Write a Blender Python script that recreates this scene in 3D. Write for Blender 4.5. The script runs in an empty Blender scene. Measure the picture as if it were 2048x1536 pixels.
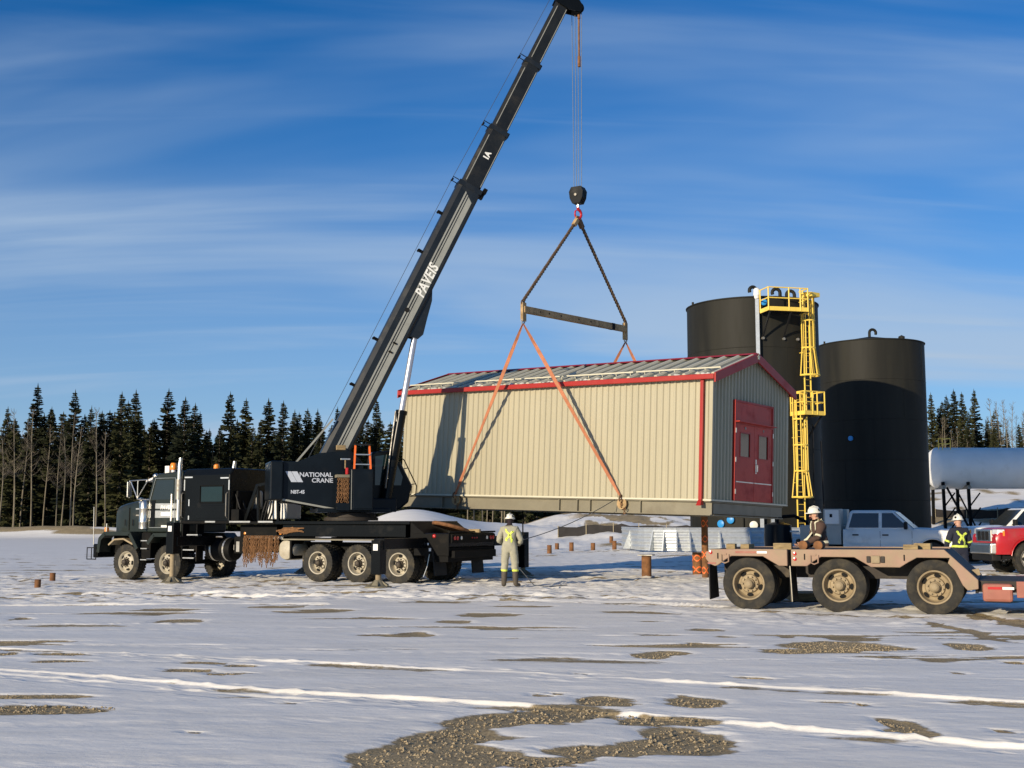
import bpy, bmesh, math, random
import numpy as np
from mathutils import Matrix, Vector, Euler
from mathutils.bvhtree import BVHTree
R = math.radians
random.seed(7)
SC = bpy.context.scene
COL = SC.collection

# ------------------------------------------------------------------ camera, sky, sun, exposure
cam_d = bpy.data.cameras.new('camera')
cam_d.sensor_fit = 'HORIZONTAL'; cam_d.sensor_width = 36.0
cam_d.lens = 36.0 * 2400.0 / 2048.0
cam_d.clip_start = 0.1; cam_d.clip_end = 6000
cam = bpy.data.objects.new('camera', cam_d); COL.objects.link(cam)
cam.location = (0, 0, 1.7)
cam.rotation_euler = (R(90) + math.atan(274 / 2400), 0, 0)
SC.camera = cam

SUN_AZ, SUN_EL = 39.8, 14.0          # light travels towards azimuth 39.8 deg right of +Y
world = bpy.data.worlds.new('World'); SC.world = world; world.use_nodes = True
def build_world():
    nt = world.node_tree; nt.nodes.clear(); N = nt.nodes.new; L = nt.links.new
    out = N('ShaderNodeOutputWorld'); bg = N('ShaderNodeBackground')
    sky = N('ShaderNodeTexSky'); sky.sky_type = 'NISHITA'; sky.sun_disc = False
    sky.sun_elevation = R(SUN_EL); sky.sun_rotation = R(180 + SUN_AZ)
    sky.altitude = 700; sky.air_density = 1.0; sky.dust_density = 0.3; sky.ozone_density = 2.0
    hs = N('ShaderNodeHueSaturation'); hs.inputs['Saturation'].default_value = 1.22; hs.inputs['Value'].default_value = 1.0
    hs.inputs['Hue'].default_value = 0.5
    gn = N('ShaderNodeMix'); gn.data_type = 'RGBA'; gn.blend_type = 'MULTIPLY'; gn.inputs['Factor'].default_value = 1
    L(sky.outputs[0], gn.inputs[6]); gn.inputs[7].default_value = (0.68, 0.97, 1.40, 1)      # the deep cold blue of the winter air
    L(gn.outputs[2], hs.inputs['Color'])
    tc = N('ShaderNodeTexCoord'); sep = N('ShaderNodeSeparateXYZ'); L(tc.outputs['Generated'], sep.inputs[0])
    mz = N('ShaderNodeMath'); mz.operation = 'ADD'; mz.inputs[1].default_value = 0.16; L(sep.outputs['Z'], mz.inputs[0])
    mm = N('ShaderNodeMath'); mm.operation = 'MAXIMUM'; mm.inputs[1].default_value = 0.05; L(mz.outputs[0], mm.inputs[0])
    dx = N('ShaderNodeMath'); dx.operation = 'DIVIDE'; L(sep.outputs['X'], dx.inputs[0]); L(mm.outputs[0], dx.inputs[1])
    dy = N('ShaderNodeMath'); dy.operation = 'DIVIDE'; L(sep.outputs['Y'], dy.inputs[0]); L(mm.outputs[0], dy.inputs[1])
    cb = N('ShaderNodeCombineXYZ'); L(dx.outputs[0], cb.inputs[0]); L(dy.outputs[0], cb.inputs[1])
    def layer(sx, sy, rot, scale, lo, hi, detail, rough, dist, off):
        mp = N('ShaderNodeMapping'); mp.inputs['Scale'].default_value = (sx, sy, 1); mp.inputs['Rotation'].default_value = (0, 0, R(rot))
        mp.inputs['Location'].default_value = off
        L(cb.outputs[0], mp.inputs[0])
        n = N('ShaderNodeTexNoise'); n.inputs['Scale'].default_value = scale; n.inputs['Detail'].default_value = detail
        n.inputs['Roughness'].default_value = rough; n.inputs['Distortion'].default_value = dist
        L(mp.outputs[0], n.inputs['Vector'])
        r = N('ShaderNodeMapRange'); r.interpolation_type = 'SMOOTHERSTEP'
        r.inputs['From Min'].default_value = lo; r.inputs['From Max'].default_value = hi
        L(n.outputs['Fac'], r.inputs['Value']); return r.outputs[0]
    a = layer(0.42, 1.25, 9, 1.0, 0.43, 0.71, 5, 0.48, 0.55, (0.6, 4.25, 0))      # broad veils
    b = layer(0.30, 2.1, 6, 1.7, 0.48, 0.80, 6, 0.52, 0.6, (7.7, 2.9, 0))       # fine streaks
    m1 = N('ShaderNodeMath'); m1.operation = 'MULTIPLY'; m1.inputs[1].default_value = 0.66; L(a, m1.inputs[0])
    m2 = N('ShaderNodeMath'); m2.operation = 'MULTIPLY'; m2.inputs[1].default_value = 0.34; L(b, m2.inputs[0])
    ad = N('ShaderNodeMath'); ad.operation = 'ADD'; ad.use_clamp = True; L(m1.outputs[0], ad.inputs[0]); L(m2.outputs[0], ad.inputs[1])
    # the thin veil thickens towards the horizon, where one looks through more of it
    hz = N('ShaderNodeMapRange'); hz.interpolation_type = 'SMOOTHSTEP'; hz.inputs['From Min'].default_value = 0.40; hz.inputs['From Max'].default_value = 0.0
    hz.inputs['To Min'].default_value = 0.0; hz.inputs['To Max'].default_value = 0.55; L(sep.outputs['Z'], hz.inputs['Value'])
    mxx = N('ShaderNodeMath'); mxx.operation = 'MULTIPLY_ADD'; mxx.use_clamp = True; L(ad.outputs[0], mxx.inputs[0]); mxx.inputs[1].default_value = 0.75; L(hz.outputs[0], mxx.inputs[2])
    mix = N('ShaderNodeMix'); mix.data_type = 'RGBA'; L(mxx.outputs[0], mix.inputs['Factor'])
    L(hs.outputs[0], mix.inputs[6]); mix.inputs[7].default_value = (4.7, 6.2, 8.2, 1)
    L(mix.outputs[2], bg.inputs['Color']); bg.inputs['Strength'].default_value = 0.080
    L(bg.outputs[0], out.inputs[0])
build_world()

sun_d = bpy.data.lights.new('sun', 'SUN'); sun_d.energy = 5.0; sun_d.angle = R(0.5); sun_d.color = (1.0, 0.85, 0.64)
sun = bpy.data.objects.new('sun', sun_d); COL.objects.link(sun)
LD = Vector((math.sin(R(SUN_AZ)) * math.cos(R(SUN_EL)), math.cos(R(SUN_AZ)) * math.cos(R(SUN_EL)), -math.sin(R(SUN_EL))))
sun.rotation_euler = LD.to_track_quat('-Z', 'Y').to_euler()
vs = SC.view_settings
SC.display_settings.display_device = 'sRGB'
vs.view_transform = 'Standard'; vs.look = 'None'; vs.exposure = 0.12; vs.gamma = 1.0; vs.use_curve_mapping = False

# ------------------------------------------------------------------ materials
MATS = {}
def mat(name, col, rough=0.6, metal=0.0, var=0.15, vscale=3.0, dirt=None, damt=0.5, dscale=2.5, bump=0.0, bscale=30.0, spec=0.4, coat=0.0, emit=None, alpha=None, trans=0.0, stretch=None, rnd=0.0):
    if name in MATS: return MATS[name]
    m = bpy.data.materials.new(name); m.use_nodes = True
    nt = m.node_tree; N = nt.nodes.new; L = nt.links.new
    p = nt.nodes['Principled BSDF']
    p.inputs['Roughness'].default_value = rough; p.inputs['Metallic'].default_value = metal
    p.inputs['Specular IOR Level'].default_value = spec; p.inputs['Coat Weight'].default_value = coat
    p.inputs['Transmission Weight'].default_value = trans
    tc = N('ShaderNodeTexCoord'); src = tc.outputs['Object']
    if stretch:
        mp = N('ShaderNodeMapping'); mp.inputs['Scale'].default_value = stretch; L(src, mp.inputs[0]); src = mp.outputs[0]
    n = N('ShaderNodeTexNoise'); n.inputs['Scale'].default_value = vscale; n.inputs['Detail'].default_value = 6; n.inputs['Roughness'].default_value = 0.6
    L(src, n.inputs['Vector'])
    r = N('ShaderNodeMapRange'); r.inputs['From Min'].default_value = 0.3; r.inputs['From Max'].default_value = 0.7
    r.inputs['To Min'].default_value = 1 - var; r.inputs['To Max'].default_value = 1 + var; L(n.outputs['Fac'], r.inputs['Value'])
    mul = N('ShaderNodeMix'); mul.data_type = 'RGBA'; mul.blend_type = 'MULTIPLY'; mul.inputs['Factor'].default_value = 1
    mul.inputs[6].default_value = (*col, 1); L(r.outputs[0], mul.inputs[7]); c = mul.outputs[2]
    if rnd:
        oi = N('ShaderNodeObjectInfo'); ro = N('ShaderNodeMapRange'); ro.inputs['To Min'].default_value = 1 - rnd; ro.inputs['To Max'].default_value = 1 + rnd; L(oi.outputs['Random'], ro.inputs['Value'])
        m3 = N('ShaderNodeMix'); m3.data_type = 'RGBA'; m3.blend_type = 'MULTIPLY'; m3.inputs['Factor'].default_value = 1; L(c, m3.inputs[6]); L(ro.outputs[0], m3.inputs[7]); c = m3.outputs[2]
    if dirt:
        d = N('ShaderNodeTexNoise'); d.inputs['Scale'].default_value = dscale; d.inputs['Detail'].default_value = 8; d.inputs['Roughness'].default_value = 0.65
        mpd = N('ShaderNodeMapping'); mpd.inputs['Location'].default_value = (5.3, 2.1, 9.7); L(src, mpd.inputs[0]); L(mpd.outputs[0], d.inputs['Vector'])
        dr = N('ShaderNodeMapRange'); dr.inputs['From Min'].default_value = 0.62 - 0.35 * damt; dr.inputs['From Max'].default_value = 0.82 - 0.2 * damt
        dr.inputs['To Max'].default_value = min(1, 0.35 + damt); L(d.outputs['Fac'], dr.inputs['Value'])
        mx = N('ShaderNodeMix'); mx.data_type = 'RGBA'; L(dr.outputs[0], mx.inputs['Factor']); L(c, mx.inputs[6]); mx.inputs[7].default_value = (*dirt, 1)
        c = mx.outputs[2]
        rr = N('ShaderNodeMapRange'); rr.inputs['To Min'].default_value = rough; rr.inputs['To Max'].default_value = max(rough, 0.85); L(dr.outputs[0], rr.inputs['Value']); L(rr.outputs[0], p.inputs['Roughness'])
    L(c, p.inputs['Base Color'])
    if bump:
        b = N('ShaderNodeTexNoise'); b.inputs['Scale'].default_value = bscale; b.inputs['Detail'].default_value = 5; L(tc.outputs['Object'], b.inputs['Vector'])
        bn = N('ShaderNodeBump'); bn.inputs['Strength'].default_value = bump; bn.inputs['Distance'].default_value = 0.02
        L(b.outputs['Fac'], bn.inputs['Height']); L(bn.outputs[0], p.inputs['Normal'])
    if emit:
        p.inputs['Emission Color'].default_value = (*emit[:3], 1); p.inputs['Emission Strength'].default_value = emit[3]
    MATS[name] = m; return m

DUST = (0.17, 0.135, 0.085)
mat('black_paint', (0.0045, 0.0055, 0.006), 0.26, 0, .2, 1.5, (.03, .026, .02), .10, 1.2, spec=.16)
mat('dark_steel', (0.005, 0.005, 0.0048), 0.6, 0, .3, 4, (.04, .033, .024), .2, 2.2, bump=.15, spec=.1)
mat('crane_paint', (0.0055, 0.0085, 0.012), 0.28, 0, .25, 2, (.03, .028, .022), .10, 1.6, spec=.18)
mat('truck_green', (0.018, 0.024, 0.020), 0.30, 0, .15, 1.5, (.07, .06, .042), .2, 1.3, spec=.3)
mat('boom_paint', (0.010, 0.013, 0.016), 0.36, 0, .35, 1.6, (0.024, .024, .02), .25, 2.0)
mat('boom_inner', (0.011, 0.0115, 0.010), 0.35, 0, .4, 1.6, (0.035, .03, .022), .3, 1.6)
mat('stripe_grey', (0.29, 0.295, 0.26), 0.5, 0, .12, 3, (0.22, .21, .18), .2, 5)
mat('silver_decal', (0.50, 0.54, 0.60), 0.45, 0, .1, 3)
mat('white_decal', (0.82, 0.82, 0.76), 0.5, 0, .05, 3)
mat('chrome', (0.74, 0.70, 0.60), 0.3, 1.0, .06, 6)
mat('chrome_rod', (0.55, 0.57, 0.62), 0.42, 0.8, .03, 6)
mat('aluminium', (0.62, 0.60, 0.54), 0.35, 0.9, .15, 6)
mat('galvanised', (0.52, 0.55, 0.56), 0.42, 0.55, .12, 7)
mat('rubber', (0.018, 0.017, 0.014), 0.8, 0, .3, 6, (0.085, .07, .042), .42, 5, bump=.2, bscale=60)
mat('rubber_clean', (0.016, 0.016, 0.016), 0.75, 0, .3, 6, (0.06, .05, .035), .3, 5)
mat('rim_white', (0.42, 0.38, 0.29), 0.5, 0, .12, 6, (0.3, .24, .15), .3, 6)
mat('rim_dusty', (0.30, 0.235, 0.14), 0.7, 0, .18, 6, (0.23, .17, .10), .45, 5)
mat('rim_steel', (0.30, 0.29, 0.26), 0.45, .5, .2, 6, (0.22, .18, .11), .5, 5)
mat('hub_dark', (0.05, 0.04, 0.03), 0.6, .2, .3, 10, DUST, .3, 6)
mat('hole_black', (0.006, 0.006, 0.006), 0.9)
mat('glass', (0.012, 0.017, 0.02), 0.06, 0, .1, 2, spec=.8)
mat('glass_green', (0.003, 0.012, 0.012), 0.07, 0, .2, 2, spec=.8)
mat('amber', (0.85, 0.27, 0.02), 0.25, 0, .1, 5, spec=.7)
mat('red_lens', (0.45, 0.015, 0.012), 0.22, 0, .1, 5, spec=.7)
mat('clear_lens', (0.70, 0.70, 0.66), 0.15, 0.2, .15, 20, spec=.8)
mat('reflector_white', (0.8, 0.8, 0.76), 0.3, 0, .05, 5)
mat('rust', (0.19, 0.085, 0.032), 0.85, 0, .4, 6, (0.09, .045, .02), .4, 7, bump=.3)
mat('rust_chain', (0.20, 0.10, 0.04), 0.8, 0, .4, 12)
mat('dark_chain', (0.13, 0.08, 0.045), 0.7, .3, .4, 12)
mat('wire_sling', (0.11, 0.07, 0.04), 0.75, .1, .35, 9, (.05, .032, .02), .4, 8)
mat('rope_wire', (0.10, 0.11, 0.12), 0.5, .6, .2, 20)
mat('orange', (0.85, 0.16, 0.03), 0.5, 0, .1, 8)
mat('orange_strap', (0.43, 0.16, 0.075), 0.75, 0, .18, 6, (0.35, .14, .06), .3, 5, bump=.2, bscale=80)
mat('hook_red', (0.42, 0.012, 0.02), 0.35, 0, .2, 6)
mat('spreader_steel', (0.40, 0.27, 0.13), 0.7, .1, .3, 4, (0.11, .07, .03), .4, 3)
mat('wood', (0.30, 0.22, 0.11), 0.85, 0, .3, 5, (0.13, .09, .05), .35, 4, bump=.3, bscale=50, stretch=(1, 6, 6))
mat('jug_white', (0.78, 0.77, 0.70), 0.4, 0, .06, 5)
mat('cream_panel', (0.385, 0.35, 0.242), 0.45, 0, .05, 1.2, (0.27, .235, .145), .20, .9, stretch=(1, 1, .18), rnd=.035)
mat('roof_panel', (0.17, 0.175, 0.13), 0.4, 0.1, .12, 1.2, (0.18, .18, .14), .25, 1.5)
mat('seam_cream', (0.56, 0.53, 0.40), 0.4, 0, .06, 2)
mat('red_trim', (0.33, 0.018, 0.012), 0.42, 0, .1, 1.5, (0.28, .03, .02), .25, 2)
mat('red_door', (0.44, 0.022, 0.008), 0.42, 0, .12, 1.5, (0.21, .02, .015), .3, 2)
mat('skid_paint', (0.20, 0.18, 0.125), 0.5, 0, .12, 1.5, (0.13, .105, .065), .3, 1.5)
mat('tank_black', (0.017, 0.0165, 0.0125), 0.62, 0, .3, .9, (0.030, .028, .02), .35, .8, bump=.1, bscale=6, spec=.2, stretch=(1, 1, .12))
mat('yellow', (0.86, 0.60, 0.10), 0.45, 0, .08, 3)
mat('blue_cap', (0.03, 0.27, 0.62), 0.4, 0, .08, 3)
mat('vessel_white', (0.86, 0.85, 0.80), 0.4, 0, .05, 1, (0.6, .58, .5), .15, .8)
mat('trailer_paint', (0.32, 0.205, 0.145), 0.75, 0, .14, 2.5, (0.30, .235, .15), .6, 2.6, bump=.1)
mat('trailer_red', (0.32, 0.115, 0.08), 0.62, 0, .15, 2.5, (0.38, .22, .15), .4, 3)
mat('trailer_dark', (0.03, 0.024, 0.02), 0.7, 0, .3, 3, DUST, .25, 3)
mat('silver_paint', (0.80, 0.78, 0.72), 0.4, 0.0, .04, 1, (0.30, .27, .21), .22, .9, spec=.5, coat=.2)
mat('white_paint', (0.76, 0.75, 0.70), 0.28, 0, .04, 1, (0.55, .5, .4), .15, .9, coat=.4)
mat('red_paint', (0.42, 0.015, 0.018), 0.25, 0, .08, 1, (0.25, .10, .07), .2, 1.2, coat=.5)
mat('box_grey', (0.42, 0.41, 0.36), 0.45, 0, .08, 2)
mat('plastic_black', (0.012, 0.012, 0.012), 0.6, 0, .2, 4, (.05, .042, .03), .2, 3, spec=.2)
mat('coverall_tan', (0.34, 0.325, 0.24), 0.9, 0, .12, 6, (0.24, .22, .15), .25, 5, bump=.35, bscale=14)
mat('coverall_brown', (0.085, 0.050, 0.036), 0.9, 0, .15, 6, bump=.35, bscale=14)
mat('coverall_navy', (0.020, 0.022, 0.035), 0.9, 0, .15, 6, bump=.35, bscale=14)
mat('hivis', (0.62, 0.72, 0.10), 0.6, 0, .06, 8)
mat('reflective', (0.70, 0.66, 0.46), 0.45, 0, .08, 8)
mat('boot_rubber', (0.075, 0.062, 0.045), 0.7, 0, .2, 8)
mat('skin', (0.50, 0.28, 0.19), 0.6, 0, .08, 12)
mat('balaclava', (0.022, 0.014, 0.018), 0.9, 0, .15, 12)
mat('hat_white', (0.74, 0.72, 0.62), 0.35, 0, .05, 8)
mat('glove', (0.13, 0.10, 0.06), 0.85, 0, .2, 12)
mat('bark_spruce', (0.10, 0.082, 0.062), 0.95, 0, .3, 8, bump=.5, bscale=8)
mat('bark_pale', (0.18, 0.155, 0.11), 0.9, 0, .3, 1.5, (0.10, .085, .06), .25, 2.0)
mat('twig', (0.12, 0.10, 0.075), 0.95, 0, .25, 3)
mat('fence_black', (0.018, 0.016, 0.016), 0.8, 0, .3, 2)
mat('stake', (0.35, 0.30, 0.2), 0.9)
def foliage(name, c1, c2):
    m = bpy.data.materials.new(name); m.use_nodes = True; nt = m.node_tree; N = nt.nodes.new; L = nt.links.new
    p = nt.nodes['Principled BSDF']; p.inputs['Roughness'].default_value = .85; p.inputs['Specular IOR Level'].default_value = .15
    oi = N('ShaderNodeObjectInfo'); tc = N('ShaderNodeTexCoord')
    n = N('ShaderNodeTexNoise'); n.inputs['Scale'].default_value = .9; n.inputs['Detail'].default_value = 4; L(tc.outputs['Object'], n.inputs['Vector'])
    ad = N('ShaderNodeMath'); ad.operation = 'MULTIPLY_ADD'; ad.inputs[1].default_value = .6; L(oi.outputs['Random'], ad.inputs[0]); L(n.outputs['Fac'], ad.inputs[2])
    mr = N('ShaderNodeMapRange'); mr.inputs['From Min'].default_value = .35; mr.inputs['From Max'].default_value = 1.15; L(ad.outputs[0], mr.inputs['Value'])
    mx = N('ShaderNodeMix'); mx.data_type = 'RGBA'; L(mr.outputs[0], mx.inputs['Factor']); mx.inputs[6].default_value = (*c1, 1); mx.inputs[7].default_value = (*c2, 1)
    L(mx.outputs[2], p.inputs['Base Color']); MATS[name] = m
foliage('needles', (0.008, 0.013, 0.008), (0.050, 0.052, 0.020))

# ------------------------------------------------------------------ mesh helpers
def basis(d, up=(0, 0, 1)):
    d = Vector(d).normalized(); up = Vector(up)
    if abs(d.dot(up)) > .99: up = Vector((1, 0, 0)) if abs(d.x) < .9 else Vector((0, 1, 0))
    a = up.cross(d).normalized(); b = d.cross(a).normalized(); return d, a, b
class MB:
    def __init__(s, M=None): s.v = []; s.f = []; s.M = M
    def add(s, vs, fs):
        o = len(s.v)
        if s.M is not None: vs = [tuple(s.M @ Vector(v)) for v in vs]
        else: vs = [tuple(v) for v in vs]
        s.v += vs; s.f += [tuple(i + o for i in f) for f in fs]; return s
    def hexa(s, p):   # 8 points: bottom 4 ccw, top 4 ccw
        return s.add(p, [(3, 2, 1, 0), (4, 5, 6, 7), (0, 1, 5, 4), (1, 2, 6, 5), (2, 3, 7, 6), (3, 0, 4, 7)])
    def box(s, x0, x1, y0, y1, z0, z1):
        return s.hexa([(x0, y0, z0), (x1, y0, z0), (x1, y1, z0), (x0, y1, z0), (x0, y0, z1), (x1, y0, z1), (x1, y1, z1), (x0, y1, z1)])
    def beam(s, p0, p1, w, h, up=(0, 0, 1)):
        p0 = Vector(p0); p1 = Vector(p1); d, a, b = basis(p1 - p0, up); a = a * w / 2; b = b * h / 2
        return s.hexa([p0 - a - b, p0 + a - b, p1 + a - b, p1 - a - b, p0 - a + b, p0 + a + b, p1 + a + b, p1 - a + b])
    def cyl(s, p0, p1, r0, r1=None, n=14, cap=True):
        p0 = Vector(p0); p1 = Vector(p1); r1 = r0 if r1 is None else r1; d, a, b = basis(p1 - p0)
        vs = []
        for p, r in ((p0, r0), (p1, r1)):
            vs += [p + (a * math.cos(t) + b * math.sin(t)) * r for t in (2 * math.pi * i / n for i in range(n))]
        fs = [(i, (i + 1) % n, n + (i + 1) % n, n + i) for i in range(n)]
        if cap: fs += [tuple(range(n - 1, -1, -1)), tuple(range(n, 2 * n))]
        return s.add(vs, fs)
    def tube(s, pts, r, n=8, cap=True):
        pts = [Vector(p) for p in pts]; m = len(pts); vs = []; rr = r if isinstance(r, (list, tuple)) else [r] * m
        prev = None
        for i, p in enumerate(pts):
            d = (pts[min(i + 1, m - 1)] - pts[max(i - 1, 0)])
            dd, a, b = basis(d)
            if prev is not None:
                a = (prev - dd * prev.dot(dd))
                a = a.normalized() if a.length > 1e-6 else basis(d)[1]
                b = dd.cross(a)
            prev = a
            vs += [p + (a * math.cos(t) + b * math.sin(t)) * rr[i] for t in (2 * math.pi * k / n for k in range(n))]
        fs = []
        for i in range(m - 1):
            for k in range(n): fs.append((i * n + k, i * n + (k + 1) % n, (i + 1) * n + (k + 1) % n, (i + 1) * n + k))
        if cap: fs += [tuple(range(n - 1, -1, -1)), tuple(range((m - 1) * n, m * n))]
        return s.add(vs, fs)
    def lathe(s, prof, o=(0, 0, 0), ax=(0, 1, 0), n=32, closed=False):   # prof: (r, t along ax)
        o = Vector(o); d, a, b = basis(ax); vs = []; m = len(prof)
        for r, t in prof:
            vs += [o + d * t + (a * math.cos(q) + b * math.sin(q)) * r for q in (2 * math.pi * i / n for i in range(n))]
        fs = []
        for j in range(m if closed else m - 1):
            k = (j + 1) % m
            for i in range(n): fs.append((j * n + i, j * n + (i + 1) % n, k * n + (i + 1) % n, k * n + i))
        if not closed:
            if prof[0][0] > 1e-4: fs.append(tuple(range(n - 1, -1, -1)))
            if prof[-1][0] > 1e-4: fs.append(tuple(range((m - 1) * n, m * n)))
        return s.add(vs, fs)
    def shell(s, prof, o=(0, 0, 0), ax=(0, 0, 1), n=48):  # open lathe without caps
        o = Vector(o); d, a, b = basis(ax); vs = []; m = len(prof)
        for r, t in prof:
            vs += [o + d * t + (a * math.cos(q) + b * math.sin(q)) * r for q in (2 * math.pi * i / n for i in range(n))]
        fs = [(j * n + i, j * n + (i + 1) % n, (j + 1) * n + (i + 1) % n, (j + 1) * n + i) for j in range(m - 1) for i in range(n)]
        return s.add(vs, fs)
    def prism(s, poly, axis, a, b):
        n = len(poly)
        def P(q, t): return {'y': (q[0], t, q[1]), 'x': (t, q[0], q[1]), 'z': (q[0], q[1], t)}[axis]
        vs = [P(q, a) for q in poly] + [P(q, b) for q in poly]
        return s.add(vs, [tuple(range(n - 1, -1, -1)), tuple(range(n, 2 * n))] + [(i, (i + 1) % n, n + (i + 1) % n, n + i) for i in range(n)])
    def torus(s, c, ax, Rr, r, n=24, k=8, a0=0, a1=2 * math.pi):
        c = Vector(c); d, a, b = basis(ax); full = abs(a1 - a0 - 2 * math.pi) < 1e-4
        m = n if full else n + 1
        pts = [c + (a * math.cos(t) + b * math.sin(t)) * Rr for t in (a0 + (a1 - a0) * i / n for i in range(m))]
        if full: pts.append(pts[0])
        return s.tube(pts, r, k, cap=not full)
    def loft(s, rings, cap=True):
        n = len(rings[0]); vs = [p for r in rings for p in r]
        fs = [(j * n + i, j * n + (i + 1) % n, (j + 1) * n + (i + 1) % n, (j + 1) * n + i) for j in range(len(rings) - 1) for i in range(n)]
        if cap: fs += [tuple(range(n - 1, -1, -1)), tuple(range((len(rings) - 1) * n, len(rings) * n))]
        return s.add(vs, fs)
    def mesh(s, name, smooth=None, recalc=True):
        me = bpy.data.meshes.new(name); me.from_pydata(s.v, [], s.f); me.validate()
        if recalc:
            bm = bmesh.new(); bm.from_mesh(me); bmesh.ops.recalc_face_normals(bm, faces=bm.faces); bm.to_mesh(me); bm.free()
        if smooth:
            me.polygons.foreach_set('use_smooth', [True] * len(me.polygons)); me.set_sharp_from_angle(angle=R(smooth))
        me.update(); return me
    def build(s, name, m, parent=None, smooth=None, bevel=0, seg=2, label=None):
        me = s.mesh(name, smooth); me.materials.append(MATS[m] if isinstance(m, str) else m)
        return put(name, me, parent, bevel=bevel, seg=seg, label=label)
def put(name, me, parent=None, loc=None, rot=None, bevel=0, seg=2, label=None, scale=None):
    o = bpy.data.objects.new(name, me); COL.objects.link(o)
    if parent is not None: o.parent = parent
    if loc is not None: o.location = loc
    if rot is not None: o.rotation_euler = rot
    if scale is not None: o.scale = scale
    if bevel:
        b = o.modifiers.new('bevel', 'BEVEL'); b.width = bevel; b.segments = seg; b.limit_method = 'ANGLE'; b.angle_limit = R(40); b.harden_normals = False
    if label: o['label'] = label
    return o
def tag(o, label, cat, group=None):
    o['label'] = label; o['category'] = cat
    if group: o['group'] = group
    return o
def thing(name, label, cat, loc=(0, 0, 0), rz=0, group=None):
    o = bpy.data.objects.new(name, None); COL.objects.link(o); o.empty_display_size = .3
    o.location = loc; o.rotation_euler = (0, 0, rz); return tag(o, label, cat, group)
def struct(o): o['kind'] = 'structure'; return o
def frame(o, x, z=(0, 0, 1)):      # matrix with origin o, local X along x, local Z close to z
    x = Vector(x).normalized(); z = Vector(z); y = z.cross(x).normalized(); z = x.cross(y)
    return Matrix(((x.x, y.x, z.x, o[0]), (x.y, y.y, z.y, o[1]), (x.z, y.z, z.z, o[2]), (0, 0, 0, 1)))
def text(name, s, size, M, m, parent, shear=0, sx=1.0, ext=0.002, bold=0.0, align='LEFT', spacing=1.0):
    c = bpy.data.curves.new(name, 'FONT'); c.body = s; c.size = size; c.shear = shear; c.extrude = ext; c.offset = bold; c.align_x = align
    c.space_character = spacing; c.resolution_u = 3
    o = bpy.data.objects.new(name, c); COL.objects.link(o)
    dg = bpy.context.evaluated_depsgraph_get(); me = bpy.data.meshes.new_from_object(o.evaluated_get(dg))
    bpy.data.objects.remove(o); bpy.data.curves.remove(c)
    me.transform(M @ Matrix.Diagonal((sx, 1, 1, 1))); me.materials.clear(); me.materials.append(MATS[m]); me.name = name
    return put(name, me, parent)
def sst(a, b, x):
    t = np.clip((x - a) / (b - a), 0, 1); return t * t * (3 - 2 * t)
_rng = np.random.RandomState(11); _tab = _rng.rand(256, 256)
def vnoise(x, y):
    xi = np.floor(x).astype(int); yi = np.floor(y).astype(int); fx = x - xi; fy = y - yi
    fx = fx * fx * (3 - 2 * fx); fy = fy * fy * (3 - 2 * fy)
    g = lambda i, j: _tab[i & 255, j & 255]
    return (g(xi, yi) * (1 - fx) + g(xi + 1, yi) * fx) * (1 - fy) + (g(xi, yi + 1) * (1 - fx) + g(xi + 1, yi + 1) * fx) * fy
def fbm(x, y, o=4):
    s = 0; a = .5; t = 0
    for i in range(o): s = s + a * vnoise(x + 17.3 * i, y + 9.1 * i); t += a; x = x * 2.03; y = y * 2.03; a *= .5
    return s / t
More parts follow.
